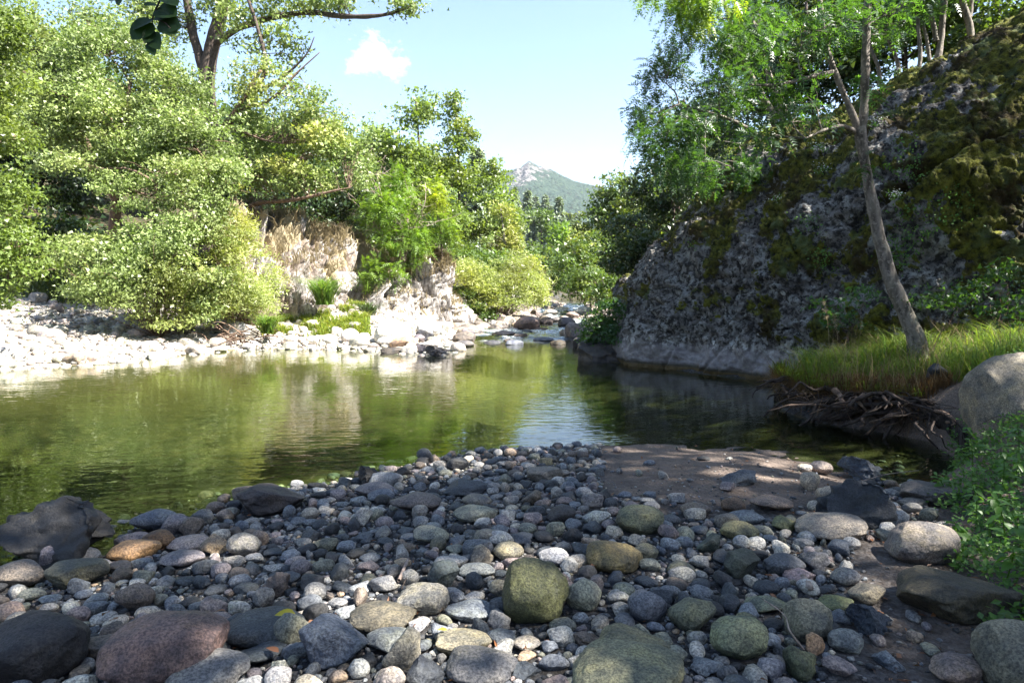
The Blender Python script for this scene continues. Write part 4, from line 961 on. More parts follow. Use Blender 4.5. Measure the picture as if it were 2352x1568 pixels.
# riverside rubble along the rapids
cnt = 420; x = r2.uniform(-2.5, 8, 6000); y = r2.uniform(28, 56, 6000); sdv = sdist(x, y); ok = (sdv > -.9) & (sdv < .7) | ((sdv < -.2) & (r2.rand(6000) < .03) & (y > 30)); x, y = x[ok][:cnt * 2], y[ok][:cnt * 2]
z = np.maximum(terrain(x, y), level(x, y) - .1); r = r2.uniform(.10, .42, len(x))
for k in range(5):
    ii = np.arange(len(x))[k::5]; v, f = PB[1][k]; m = len(ii)
    lv = v[None] * np.stack([r[ii], r[ii] * .85, r[ii] * .6], -1)[:, None]
    w = lv + np.stack([x[ii], y[ii], z[ii] + r[ii] * .2], -1)[:, None]
    cc = np.array([.22, .19, .17]) * r2.uniform(.5, 1.5, (m, 1))
    g.add(w.reshape(-1, 3), None, (f[None] + (np.arange(m) * len(v))[:, None, None]).reshape(-1, 3), np.repeat(cc, len(v), 0))
tag(link('shore_gravel', g.build('gravel', m_peb, True)), 'bleached white gravel and cobbles covering the far shore and the banks of the rapids', 'gravel', kind='stuff')
# ------------------------------------------------------------------ foliage
def unit(v): return v / (np.linalg.norm(v, axis=-1, keepdims=True) + 1e-9)
def rand_dir(r, n):
    v = r.normal(size=(n, 3)); return unit(v)
def leaves(g, pos, axis_, nrm, L, W, tint, fold=.12, tri=False):
    """one four-cornered, slightly folded leaf per row (three-cornered where a leaf is too small to tell)"""
    if tri:
        n = len(pos); axis_ = unit(axis_); side = unit(np.cross(nrm, axis_)); L = np.broadcast_to(L, (n,))[:, None]; W = np.broadcast_to(W, (n,))[:, None] * .62
        v = np.stack([pos + side * W, pos + axis_ * L, pos - side * W], 1)
        g.add(v.reshape(-1, 3), None, np.arange(3 * n).reshape(n, 3), np.repeat(tint, 3, 0)); return
    n = len(pos); axis_ = unit(axis_); side = unit(np.cross(nrm, axis_)); nn = np.cross(axis_, side)
    L = np.broadcast_to(L, (n,))[:, None]; W = np.broadcast_to(W, (n,))[:, None]
    v = np.stack([pos, pos + axis_ * L * .45 + side * W * .5 + nn * L * fold, pos + axis_ * L, pos + axis_ * L * .45 - side * W * .5 + nn * L * fold * .6], 1)
    g.add(v.reshape(-1, 3), np.arange(4 * n).reshape(n, 4), None, np.repeat(tint, 4, 0))
COV = 4.2
def blob_tips(b, r, spray, keep=.62, leafarea=.01, per=15, cov=COV):
    """tips of the sprays that fill an uneven blob; b = (centre, radii)"""
    c, rad = np.array(b[0], float), np.array(b[1], float)
    area = math.pi * rad[0] * rad[2] * .7 + math.pi * rad[1] * rad[2] * .3
    n = int(area * cov / (leafarea * per) * b[2] / keep) + 4
    d = rand_dir(r, n); rr_ = r.uniform(.12, 1, n) ** .55
    lob = 1 + .40 * fbm(d * 2.2 + c * .37, 3, 71)
    p = c + d * rad * (rr_ * lob)[:, None]
    gapn = vnoise(p * (.62 / spray * .42), 72) + .5 * vnoise(p * (1.5 / spray * .42), 73)
    k = gapn > np.quantile(gapn, 1 - keep)
    return p[k], d[k], rr_[k]
def crown(g, blobs, L, r, cov=COV, tri=None, spray=.42, per=16, kind='leaf', shape=.62, up=.7, flat=.36, yellow=.15, lo=.75, hi=1.25, keep=.62, droop=0.0, face=0.35):
    alltips = []
    dist = np.mean([b[0][1] for b in blobs]); tri = (L * 683 / max(dist, 3) < 5.5) if tri is None else tri
    la = (9 * .165 if kind != 'leaf' else (.62 if tri else .5) * shape) * L * L
    for b in blobs:
        p, d, q = blob_tips(b, r, spray, keep, la, per, cov); n = len(p); alltips.append(p)
        tone = (lo + (hi - lo) * (.5 + .5 * np.clip(vnoise(p * 1.1, 74) * 1.4, -1, 1)))
        yel = np.clip(vnoise(p * .9 + 50, 75) * 1.3, 0, 1) * yellow
        if kind == 'leaf':
            m = per; pos = p[:, None] + r.normal(size=(n, m, 3)) * np.array([spray, spray, spray * flat]) * .5; pos = pos.reshape(-1, 3)
            out = np.repeat(d, m, 0); nr = unit(r.normal(size=(n * m, 3)) + np.array([0, 0, up]) + out * face)
            ax = unit(np.cross(nr, r.normal(size=(n * m, 3)))); ax[:, 2] -= droop; sz = L * r.uniform(.5, 1.4, n * m)
            t = np.repeat(tone, m) * r.uniform(.85, 1.15, n * m); y = np.repeat(yel, m)
            tint = np.stack([t * (1 + 1.1 * y), t * (1 + .45 * y), t * (1 - .3 * y)], -1)
            leaves(g, pos, ax, nr, sz, sz * shape, tint, .12, tri)
        else:                              # pinnate leaves: leaflets in pairs along a drooping rib
            m = per; c = p[:, None] + r.normal(size=(n, m, 3)) * spray * .35; c = c.reshape(-1, 3); out = np.repeat(d, m, 0)
            ax = unit(r.normal(size=(n * m, 3)) * .8 + out * .7 + np.array([0, 0, -.25])); nr = unit(r.normal(size=(n * m, 3)) * .5 + np.array([0, 0, 1.0]))
            sd_ = unit(np.cross(nr, ax)); nr = np.cross(ax, sd_)
            t = np.repeat(tone, m) * r.uniform(.85, 1.15, n * m); y = np.repeat(yel, m); tint = np.stack([t * (1 + 1.1 * y), t * (1 + .45 * y), t * (1 - .3 * y)], -1)
            for j in range(4):
                base = c + ax * (L * .62 * j) + np.array([0, 0, -1]) * (L * .05 * j * j)
                for s in (1, -1):
                    leaves(g, base, ax * .75 + sd_ * s, nr + sd_ * s * -.25, L * (1 - .06 * j), L * .33, tint, .04, tri)
            leaves(g, c + ax * (L * 2.5) - np.array([0, 0, L * .8]), ax - np.array([0, 0, .3]), nr, L, L * .33, tint, .04, tri)
    return np.concatenate(alltips)
def limb_path(a, b, r, sag=.12, n=9):
    a, b = np.array(a, float), np.array(b, float); L = np.linalg.norm(b - a)
    m1 = a + (b - a) * .35 + r.normal(size=3) * L * .06 + np.array([0, 0, L * sag]); m2 = a + (b - a) * .7 + r.normal(size=3) * L * .07 + np.array([0, 0, L * sag * .8])
    return smooth_path([a, m1, m2, b], n)
def plant(name, label, cat, base, trunks, blobs, leafmat, barkmat, L=.1, seed=0, group=None, limbs=None, twigs=70, tw=.012, crown_name='crown', lr=(.05, .018), **k):
    """trunks: list of (points, radii); blobs: list of (centre, radii, density)"""
    r = np.random.RandomState(seed + 900); root = empty(name, base); tag(root, label, cat, group)
    inv = Matrix.Translation(-Vector(base)); off = np.array(base, float)
    def part(nm, g, mat, smooth=False):
        me = g.build(nm, mat, smooth); me.transform(inv); return link(nm, me, root)
    for i, (pts, rad) in enumerate(trunks):
        g = Geo(); pp = smooth_path(pts, max(14, 6 * len(pts))); tube(g, pp, rad, 12, (1, 1, 1), .22, seed + i); part('trunk', g, barkmat, True)
    g = Geo(); tips = crown(g, blobs, L, r, **k); part(crown_name, g, leafmat)
    allp = np.concatenate([smooth_path(p, 20)[7:] for p, _ in trunks]) if trunks else np.array([base])
    nodes = [allp]
    for b in blobs:
        if trunks and limbs != 0:
            c = np.array(b[0], float); j = allp[np.argmin(np.linalg.norm(allp - c + np.array([0, 0, .6 * b[1][2]]), axis=1))]
            g = Geo(); lp = limb_path(j, c, r, .05); tube(g, lp, lr, 6, (1, 1, 1), .15, seed); part('limb', g, barkmat, True); nodes.append(lp[2:])
    nodes = np.concatenate(nodes)
    if twigs:
        g = Geo()
        for i in r.choice(len(tips), min(twigs, len(tips)), replace=False):
            t = tips[i]; dd = np.linalg.norm(nodes - t, axis=1) + (nodes[:, 2] > t[2]) * 1.0; j = nodes[np.argmin(dd)]
            tube(g, limb_path(j, t, r, .06, 6), (tw, tw * .3), 4)
        part('twigs', g, barkmat, True)['kind'] = 'stuff'
    return root
def B(px, py, d, rx, ry, dep=None, dens=1.0):
    """a crown blob from its outline in the photograph: pixel centre and half sizes, distance, depth in metres"""
    c = P(px, py, d); return (c, (rx / F * d, dep if dep else .8 * rx / F * d, ry / F * d), dens)
def ground_at(px, d):
    p = P(px, 676, d); return Vector((p.x, p.y, tz(p.x, p.y)))
M_silver = mat_leaf('leaf_silver', (.185, .240, .082), .34, .45, .45, (.20, .30, .05))
M_alder = mat_leaf('leaf_alder', (.130, .185, .045), .36, .42, .5)
M_willow = mat_leaf('leaf_willow', (.24, .28, .10), .38, .45, .5)
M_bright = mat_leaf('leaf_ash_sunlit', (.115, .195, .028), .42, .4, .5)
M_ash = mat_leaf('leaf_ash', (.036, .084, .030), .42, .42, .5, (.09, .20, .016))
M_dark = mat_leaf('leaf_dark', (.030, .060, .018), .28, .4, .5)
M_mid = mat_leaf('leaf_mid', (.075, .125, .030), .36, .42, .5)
M_blue = mat_leaf('leaf_bluish', (.040, .082, .046), .3, .4, .6)
M_conif = mat_leaf('needle_bluish', (.19, .235, .18), .2, .6, .3)
M_dry = mat_leaf('dry_grass_blade', (.30, .25, .155), .25, .7, .2, (.28, .235, .14))
M_grass = mat_leaf('grass_blade', (.095, .165, .030), .40, .5, .35, (.16, .30, .03))
K_dark = mat_bark('bark_dark', (.085, .065, .055)); K_pale = mat_bark('bark_pale', (.21, .185, .160)); K_red = mat_bark('bark_brown', (.17, .115, .085))
K_dead = mat_bark('bark_dead', (.30, .235, .20))

# -- the left bank
g0 = ground_at(480, 33)
plant('oak_tree', 'tall tree with a thick forked dark trunk rising against the sky behind the silvery tree', 'tree', g0,
      [([g0, P(478, 330, 33), P(476, 180, 33), P(488, 110, 33), P(505, 40, 33), P(520, -60, 33)], (.50, .40, .34, .25)),
       ([P(476, 190, 33), P(455, 120, 33), P(440, 60, 33), P(425, -20, 33), P(415, -90, 33)], (.26, .20, .14)),
       ([P(492, 105, 33), P(560, 60, 32), P(690, 30, 31), P(790, 38, 30.5), P(880, 35, 30), P(955, 10, 30)], (.17, .13, .10, .04)),
       ([P(520, 290, 31), P(580, 215, 30), P(610, 150, 29.6), P(590, 60, 29.5), P(560, -30, 29.5)], (.16, .12, .08, .05)),
       ([P(585, 210, 30), P(640, 185, 29.6), P(700, 130, 29.4), P(722, 85, 29.3)], (.09, .05, .015))],
      [B(640, 5, 31, 120, 30, 1.5, .7), B(800, 5, 30.5, 120, 24, 1.2, .8), B(900, 18, 30, 62, 26, 1.0, .7), B(560, 60, 31, 55, 70, 1.6, .5), B(640, 95, 30, 60, 50, 1.4, .45), B(400, 40, 33, 60, 60, 1.6, .5), B(500, -30, 32, 140, 40, 2, .7), B(640, 160, 29.6, 40, 40, 1, .3), B(345, 10, 32, 70, 50, 2, .7)],
      M_silver, K_dark, L=.16, seed=1, limbs=0, twigs=90, tw=.02, keep=.5, per=13, spray=.5)
g0 = ground_at(520, 29)
plant('spreading_tree', 'wide golden-green tree with sweeping bare limbs above the dry grass terrace', 'tree', g0,
      [([g0, P(500, 430, 28.5), P(505, 320, 28.5), P(545, 250, 28), P(600, 160, 28)], (.24, .18, .14, .06)),
       ([P(515, 385, 28.5), P(545, 362, 28), P(610, 372, 27.5), P(680, 372, 27)], (.08, .06, .02)),
       ([P(560, 480, 28), P(600, 466, 27.5), P(680, 458, 27), P(760, 440, 27), P(800, 432, 27)], (.10, .07, .02)),
       ([P(545, 250, 28), P(620, 230, 27.8), P(680, 170, 27.8), P(735, 120, 27.8)], (.09, .05, .012)),
       ([P(500, 330, 28.5), P(540, 300, 28), P(600, 320, 27.5), P(650, 330, 27)], (.07, .05, .02))],
      [B(580, 300, 28, 75, 90, 1.6, .9), B(680, 270, 28, 90, 70, 1.6, .8), B(760, 320, 28, 90, 70, 1.6, .8), B(640, 400, 27.5, 110, 60, 1.6, .9), B(740, 415, 27, 85, 36, 1.3, .7), B(600, 200, 28, 70, 70, 1.4, .55), B(820, 380, 28, 50, 60, 1.2, .6), B(545, 420, 27.6, 50, 45, 1.4, .8)],
      M_silver, K_red, L=.125, seed=2, limbs=0, twigs=160, tw=.016, keep=.55, yellow=.5, lo=.8, hi=1.2, spray=.42)
g0 = ground_at(250, 24.5)
plant('silver_leaved_tree', 'broad tree of glittering silver-green leaves filling the upper far bank', 'tree', g0,
      [([g0, P(270, 420, 24), P(285, 300, 23.6), P(300, 180, 23.4)], (.22, .16, .06)), ([P(262, 450, 24), P(200, 330, 23.4), P(150, 200, 23)], (.14, .06)), ([P(275, 430, 24), P(380, 330, 23.4), P(450, 260, 23.2)], (.12, .05))],
      [B(250, 130, 23.5, 150, 85, 2.2), B(110, 190, 23, 120, 80, 2), B(390, 190, 23.6, 110, 85, 2), B(230, 250, 22.8, 150, 80, 2), B(430, 300, 23, 110, 75, 1.8), B(100, 310, 22.6, 110, 70, 1.7, .9), B(330, 350, 22.6, 130, 60, 1.6), B(480, 380, 23, 70, 50, 1.4, .8), B(60, 90, 24, 110, 80, 2), B(200, 60, 24.5, 130, 60, 2)],
      M_silver, K_red, L=.095, seed=3, twigs=240, tw=.016, keep=.6, spray=.36, per=15, lo=.75, hi=1.3)
g0 = ground_at(360, 22)
plant('young_tree', 'small tree with a thin upright trunk and flat layered boughs before the shaded bank', 'tree', g0,
      [([g0, P(358, 540, 21.6), P(356, 480, 21.5), P(360, 400, 21.4)], (.085, .07, .035))],
      [B(250, 420, 21.5, 100, 28, 1.3), B(400, 400, 21.5, 110, 34, 1.4), B(330, 470, 21.2, 80, 20, 1.0, .7), B(450, 460, 21.4, 90, 30, 1.2), B(500, 400, 21.8, 70, 40, 1.2), B(170, 380, 21.6, 80, 30, 1.2)],
      M_silver, K_red, L=.088, seed=4, twigs=90, keep=.6, spray=.32, per=14, flat=.35)
plant('shrub', 'big dense shrub with pale round leaves standing on the gravel of the far shore', 'shrub', ground_at(360, 20.8), [],
      [B(250, 590, 20.5, 110, 55, 1.5), B(380, 560, 20.8, 120, 60, 1.6), B(330, 650, 20.3, 140, 60, 1.5), B(450, 640, 20.6, 90, 70, 1.4), B(230, 660, 20.3, 90, 50, 1.2, .9), B(400, 715, 20.2, 110, 40, 1.2, .8), B(470, 540, 21, 80, 50, 1.3), B(180, 590, 20.8, 70, 45, 1.2, .8)],
      M_silver, K_red, L=.088, seed=5, twigs=120, keep=.62, spray=.32, per=16, crown_name='foliage', yellow=.3)
plant('feathery_shrub', 'feathery yellow-green willow shrub beside the pale cliff on the far shore', 'shrub', ground_at(560, 22), [],
      [B(545, 590, 22, 60, 60, 1.3), B(580, 660, 22, 62, 60, 1.3, .9), B(520, 690, 21.4, 70, 50, 1.2), B(615, 640, 23, 36, 60, 1.0, .5), B(550, 520, 22.6, 45, 40, 1.0, .8)],
      M_willow, K_red, L=.13, seed=6, twigs=90, keep=.6, spray=.32, per=22, shape=.22, crown_name='foliage', yellow=.3)
g0 = ground_at(-60, 15.8)
plant('near_alder_tree', 'leafy boughs of a round-leaved tree reaching in from the left edge over the gravel', 'tree', g0,
      [([g0, P(-70, 500, 15.8), P(-60, 300, 15.6), P(-70, 60, 15.4)], (.16, .12, .06))],
      [B(0, 330, 15.6, 80, 60, 1.0, .9), B(10, 440, 15.4, 90, 50, 1.0), B(20, 540, 15.3, 85, 50, 1.0), B(45, 610, 15.2, 70, 45, .9), B(20, 680, 15.2, 70, 26, .8, .6), B(-20, 200, 15.8, 80, 80, 1.2), B(-10, 60, 15.6, 80, 80, 1.2)],
      M_alder, K_red, L=.085, seed=7, twigs=70, keep=.6, spray=.24, per=12, yellow=.2)
# woods at the back of the bank
def simple_tree(label, base_px, d, blobs, mat, seed, bark=None, name='leafy_tree', group=None, cat='tree', tr=.14, **k):
    g0 = ground_at(base_px, d); top = max(blobs, key=lambda b: b[0][2]); c = Vector(top[0])
    k.setdefault('twigs', 60); k.setdefault('tw', .014)
    return plant(name, label, cat, g0, [([g0, (Vector(g0) * .5 + c * .5) + Vector((.3, 0, 0)), c + Vector((0, 0, top[1][2] * .5))], (tr, tr * .7, tr * .25))], blobs, mat, bark or K_dark, seed=seed, group=group, **k)
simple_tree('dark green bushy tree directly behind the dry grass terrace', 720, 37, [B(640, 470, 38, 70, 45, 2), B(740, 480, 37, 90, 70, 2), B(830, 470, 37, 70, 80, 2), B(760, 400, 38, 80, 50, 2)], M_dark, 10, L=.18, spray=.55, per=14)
simple_tree('tall twin-topped alder tree, highest of the trees left of the open sky', 960, 44, [B(955, 255, 44, 48, 50, 1.8, .8), B(940, 340, 44, 80, 70, 2.4), B(960, 440, 43, 95, 80, 2.4), B(880, 330, 44, 55, 50, 1.8, .7), B(910, 400, 43, 60, 60, 1.8)], M_alder, 11, L=.21, spray=.6, per=14, keep=.56, up=.4, yellow=.2)
simple_tree('narrow poplar-like tree with a ragged pointed top beside the twin-topped alder', 1045, 45, [B(1045, 245, 45, 26, 44, 1.0, .8), B(1050, 330, 45, 40, 60, 1.3, .8), B(1040, 430, 45, 60, 80, 1.8), B(1080, 300, 45, 22, 40, .8, .55)], M_alder, 12, L=.20, spray=.5, per=14, keep=.55, yellow=.3)
simple_tree('rounded alder tree with a pointed crown at the edge of the sky gap', 1135, 43, [B(1135, 385, 43, 24, 30, .9, .9), B(1130, 440, 43, 46, 45, 1.6), B(1110, 510, 42, 62, 60, 1.8), B(1160, 520, 42, 45, 60, 1.6), B(1070, 530, 42, 55, 70, 1.8)], M_alder, 13, L=.19, spray=.5, per=14, yellow=.15)
simple_tree('slender birch-like tree with light leaves above the pale willow', 1150, 39.5, [B(1150, 500, 39.5, 34, 40, 1.1, .8), B(1155, 570, 39.5, 50, 50, 1.4, .8), B(1185, 560, 39.5, 34, 50, 1.2, .8)], M_silver, 14, L=.15, spray=.42, per=14, yellow=.6, bark=K_pale)
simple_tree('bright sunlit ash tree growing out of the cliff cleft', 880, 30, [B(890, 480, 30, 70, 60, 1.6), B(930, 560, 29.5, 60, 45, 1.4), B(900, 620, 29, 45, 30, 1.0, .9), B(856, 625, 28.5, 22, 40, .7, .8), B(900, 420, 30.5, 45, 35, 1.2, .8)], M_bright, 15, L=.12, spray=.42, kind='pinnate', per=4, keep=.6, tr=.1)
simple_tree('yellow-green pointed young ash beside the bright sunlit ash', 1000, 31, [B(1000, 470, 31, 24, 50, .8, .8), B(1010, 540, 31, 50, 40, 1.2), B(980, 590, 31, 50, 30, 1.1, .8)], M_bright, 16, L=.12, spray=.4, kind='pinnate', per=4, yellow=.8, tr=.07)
simple_tree('dense green tree behind the pale willow where the valley narrows', 1090, 38, [B(1060, 600, 37, 60, 45, 1.6), B(1120, 600, 37, 60, 45, 1.6), B(1200, 600, 40, 50, 40, 1.6)], M_mid, 17, L=.17, spray=.5)
plant('willow', 'pale yellow-green willow mass overhanging the left side of the rapids', 'willow', ground_at(1150, 34), [],
      [B(1110, 650, 34, 70, 45, 1.5), B(1180, 640, 35, 75, 48, 1.7), B(1225, 665, 36, 42, 45, 1.3), B(1150, 690, 34.5, 80, 36, 1.4, .9), B(1090, 620, 34.5, 50, 36, 1.2), B(1200, 605, 36, 50, 32, 1.2, .9)],
      M_willow, K_red, L=.17, seed=18, twigs=110, tw=.012, keep=.62, spray=.42, per=24, shape=.2, crown_name='foliage', yellow=.2)
plant('riverside_bush', 'dark green leafy bush at the toe of the cliff, hanging over the calm water', 'bush', ground_at(1080, 33.6), [],
      [B(1090, 715, 33.4, 44, 36, 1.1), B(1065, 680, 33.6, 34, 36, 1.0), B(1115, 728, 33.4, 30, 24, .8)], M_mid, K_red, L=.12, seed=19, twigs=40, keep=.65, spray=.34, crown_name='foliage')
# bare dead branches in front of the alder
g0 = P(930, 600, 29.8); root = empty('dead_shrub', g0); tag(root, 'bare leafless branching shrub, pinkish brown, tangled before the alders', 'dead shrub')
rd = np.random.RandomState(33); g = Geo(); gt = Geo()
for i in range(9):
    e = P(rd.uniform(790, 1000), rd.uniform(340, 460), 29.5 + rd.uniform(-.8, .8)); lp = limb_path(g0, e, rd, .0, 12); tube(g, lp, (.035, .010), 5)
    for k in range(9):
        s = lp[rd.randint(4, 12)]; e2 = np.array(s) + np.array([rd.normal() * .8, rd.normal() * .4, rd.uniform(-.4, .9)]); l2 = limb_path(s, e2, rd, -.15, 7); tube(gt, l2, (.014, .004), 4)
        e3 = l2[4] + rd.normal(size=3) * .35; tube(gt, limb_path(l2[4], e3, rd, -.1, 5), (.008, .003), 3)
for nm, gg in (('limbs', g), ('twigs', gt)):
    me = gg.build(nm, K_dead, True); me.transform(Matrix.Translation(-g0)); link(nm, me, root)['kind'] = 'stuff'

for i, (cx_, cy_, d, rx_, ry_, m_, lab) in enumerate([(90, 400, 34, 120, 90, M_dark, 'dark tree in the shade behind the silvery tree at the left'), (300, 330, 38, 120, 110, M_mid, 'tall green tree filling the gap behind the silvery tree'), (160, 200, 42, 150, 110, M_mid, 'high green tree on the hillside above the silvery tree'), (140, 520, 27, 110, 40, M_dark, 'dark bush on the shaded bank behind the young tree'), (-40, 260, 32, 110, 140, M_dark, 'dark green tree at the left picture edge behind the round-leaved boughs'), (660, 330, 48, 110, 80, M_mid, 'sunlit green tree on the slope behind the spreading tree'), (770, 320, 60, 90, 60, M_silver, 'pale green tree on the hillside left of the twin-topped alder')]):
    simple_tree(lab, cx_, d, [B(cx_, cy_, d, rx_, ry_, 1.8), B(cx_ - rx_ * .6, cy_ + ry_ * .5, d, rx_ * .6, ry_ * .6, 1.5), B(cx_ + rx_ * .6, cy_ + ry_ * .5, d, rx_ * .6, ry_ * .6, 1.5)], m_, 90 + i, L=.2, spray=.6, yellow=.4, keep=.66, twigs=20)

# -- the right bank and above the rock
simple_tree('yellow-topped leafy tree at the right edge of the sky gap', 1400, 50, [B(1400, 430, 50, 45, 40, 1.8, .9), B(1370, 500, 50, 55, 50, 2), B(1440, 480, 50, 60, 70, 2.4), B(1340, 580, 48, 50, 50, 2), B(1420, 570, 48, 70, 60, 2.4)], M_mid, 20, L=.22, spray=.62, yellow=.9, keep=.6)
simple_tree('low bright green tree leaning over the right side of the rapids', 1360, 44, [B(1300, 640, 46, 45, 40, 1.6), B(1350, 650, 43, 60, 44, 1.8), B(1400, 660, 40, 50, 50, 1.8), B(1330, 600, 46, 50, 36, 1.6)], M_mid, 21, L=.18, spray=.5, yellow=.5)
simple_tree('round deep green tree above the far shoulder of the big rock', 1520, 30, [B(1500, 440, 31, 80, 50, 1.8), B(1460, 520, 30, 70, 50, 1.8), B(1560, 470, 30, 70, 60, 1.8), B(1440, 600, 28, 60, 55, 1.6), B(1540, 380, 30, 80, 45, 1.8, .9), B(1490, 570, 27, 55, 45, 1.4)], M_dark, 22, L=.15, spray=.45, yellow=.3, keep=.62)
simple_tree('mid green tree behind the ash boughs with light breaking through', 1620, 27, [B(1620, 330, 27, 90, 70, 1.8, .7), B(1570, 260, 28, 80, 60, 1.8, .6), B(1700, 250, 27, 80, 80, 1.8, .6), B(1640, 420, 25, 70, 40, 1.4, .8)], M_blue, 23, L=.13, spray=.42, yellow=.3, keep=.56)
# ash with leaning trunks on the rock brow
g0 = P(1800, 345, 17.3)
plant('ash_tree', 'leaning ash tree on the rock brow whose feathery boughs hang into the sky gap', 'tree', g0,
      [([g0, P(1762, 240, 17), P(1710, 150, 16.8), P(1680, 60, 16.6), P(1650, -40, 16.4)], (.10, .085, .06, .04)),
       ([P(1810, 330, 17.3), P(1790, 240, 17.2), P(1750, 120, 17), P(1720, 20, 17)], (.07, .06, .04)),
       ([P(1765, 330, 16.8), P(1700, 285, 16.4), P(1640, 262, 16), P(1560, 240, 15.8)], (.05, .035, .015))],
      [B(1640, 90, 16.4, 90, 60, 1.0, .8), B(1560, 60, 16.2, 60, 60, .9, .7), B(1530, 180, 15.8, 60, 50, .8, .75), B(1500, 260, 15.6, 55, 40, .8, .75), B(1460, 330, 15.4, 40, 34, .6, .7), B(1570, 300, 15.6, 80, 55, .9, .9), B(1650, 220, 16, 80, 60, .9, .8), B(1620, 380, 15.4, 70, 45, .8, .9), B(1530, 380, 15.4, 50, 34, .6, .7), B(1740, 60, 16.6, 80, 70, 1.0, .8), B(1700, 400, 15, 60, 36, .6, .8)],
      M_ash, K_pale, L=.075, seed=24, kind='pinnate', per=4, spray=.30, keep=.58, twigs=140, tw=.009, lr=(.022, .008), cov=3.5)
g0 = P(1520, -30, 15)
plant('yellow_ash_bough', 'yellow-green sunlit ash bough hanging from above beside the open sky', 'tree', P(1640, -120, 15.4),
      [([P(1700, -160, 15.6), P(1620, -60, 15.3), P(1560, 0, 15)], (.05, .03, .012))],
      [B(1570, 30, 15, 70, 36, .7, .8), B(1530, -10, 15, 60, 36, .7, .8), B(1640, 10, 15, 60, 30, .7, .8)], M_bright, K_pale, L=.075, seed=25, kind='pinnate', per=4, spray=.28, keep=.6, yellow=.9, twigs=40, tw=.007, limbs=0)
# the slim grey tree in front of the rock
g0 = P(2112, 790, 9.55); g0.z = tz(g0.x, g0.y) - .12
plant('slim_grey_tree', 'slim pale grey tree leaning in front of the mossy rock, forked high above the grass', 'tree', g0,
      [([g0, P(2106, 780, 9.58), P(2085, 735, 9.6), P(2050, 650, 9.6), P(2018, 540, 9.6), P(1996, 430, 9.6), P(1982, 350, 9.6), P(1975, 292, 9.6)], (.15, .118, .096, .082, .074, .070)),
       ([P(1975, 305, 9.6), P(1986, 240, 9.6), P(1988, 160, 9.6), P(1990, 80, 9.6), P(1995, -40, 9.6)], (.064, .056, .046)),
       ([P(1973, 300, 9.6), P(1948, 240, 9.55), P(1915, 160, 9.5), P(1895, 90, 9.5), P(1880, -30, 9.5)], (.048, .038, .028)),
       ([P(1965, 303, 9.6), P(1935, 290, 9.4), P(1890, 300, 9.2), P(1850, 318, 9.0)], (.035, .022, .010)),
       ([P(1920, 165, 9.5), P(1850, 180, 9.3), P(1790, 195, 9.1), P(1720, 195, 9.0)], (.032, .024, .010))],
      [B(1870, 240, 9.2, 90, 36, .5, .7), B(1800, 280, 9.1, 80, 34, .45, .7), B(1930, 60, 9.4, 90, 50, .6, .7), B(1840, 80, 9.3, 90, 50, .6, .7), B(1760, 170, 9.1, 80, 40, .5, .65), B(2040, 40, 9.6, 70, 50, .6, .6), B(1990, 385, 9.5, 22, 14, .12, 1.0), B(2010, 200, 9.6, 40, 40, .4, .4), B(1750, 330, 9, 60, 26, .4, .6)],
      M_ash, K_pale, L=.062, seed=26, kind='pinnate', per=3, spray=.21, keep=.6, twigs=110, tw=.006, lr=(.013, .005), hi=1.5, cov=2.3)
# slender trunks on top of the rock
for i, (bx, by, tx, ty, d, lab) in enumerate([(2108, 165, 2108, 40, 15.6, 'straight slender trunk standing alone at the rock brow beside the forked one'), (2148, 155, 2170, -40, 15.8, 'forked slender tree on the rock brow above the moss'),
        (2232, 110, 2200, -40, 15.8, 'slender tree with a leaning fork at the top edge above the rock'), (2020, 190, 1995, 90, 16.6, 'thin bent sapling on the brow just behind the slim grey tree'), (2066, 178, 2030, 60, 16.6, 'thin arching brown sapling on the rock brow')]):
    g0 = P(bx, by + 10, d); r_ = .085 if i in (1, 2) else .05
    tr_ = [([g0, P((bx * 2 + tx) / 3 + 6, (by * 2 + ty) / 3, d), P(tx, ty, d), P(tx + (tx - bx) * .5, ty - 130, d)], (r_, r_ * .8, r_ * .5))]
    if i == 1: tr_ += [([P(2150, 95, d), P(2140, 40, d), P(2120, -40, d)], (.06, .045)), ([P(2138, 160, d), P(2128, 90, d), P(2120, 60, d)], (.04, .03))]
    if i == 2: tr_ += [([P(2228, 40, d), P(2232, 0, d), P(2240, -60, d)], (.05, .04))]
    plant('slender_tree', lab, 'tree', g0, tr_, [B(tx, ty - 60, d, 70, 60, 1.2, .5), B(tx + 40, ty - 20, d + 1, 50, 30, .8, .4)], M_ash, K_pale, L=.085, seed=40 + i, kind='pinnate', per=4, spray=.34, twigs=20, limbs=0)
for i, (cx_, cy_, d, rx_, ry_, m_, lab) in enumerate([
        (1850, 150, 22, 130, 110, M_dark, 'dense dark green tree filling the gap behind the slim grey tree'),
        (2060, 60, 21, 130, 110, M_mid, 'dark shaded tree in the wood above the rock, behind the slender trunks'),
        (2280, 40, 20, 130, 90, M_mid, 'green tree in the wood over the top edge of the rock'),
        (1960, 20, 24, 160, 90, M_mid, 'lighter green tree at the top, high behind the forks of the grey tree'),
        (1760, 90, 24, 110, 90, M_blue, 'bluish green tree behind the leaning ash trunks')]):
    simple_tree(lab, cx_, d, [B(cx_, cy_, d, rx_, ry_, 1.8), B(cx_ - rx_ * .6, cy_ + ry_ * .6, d, rx_ * .6, ry_ * .5, 1.2), B(cx_ + rx_ * .6, cy_ + ry_ * .3, d, rx_ * .5, ry_ * .6, 1.2), B(cx_, cy_ - ry_, d, rx_, ry_ * .6, 1.5)], m_, 50 + i, L=.15, spray=.45, yellow=.5, keep=.66, twigs=30, group='trees of the wood above the rock')
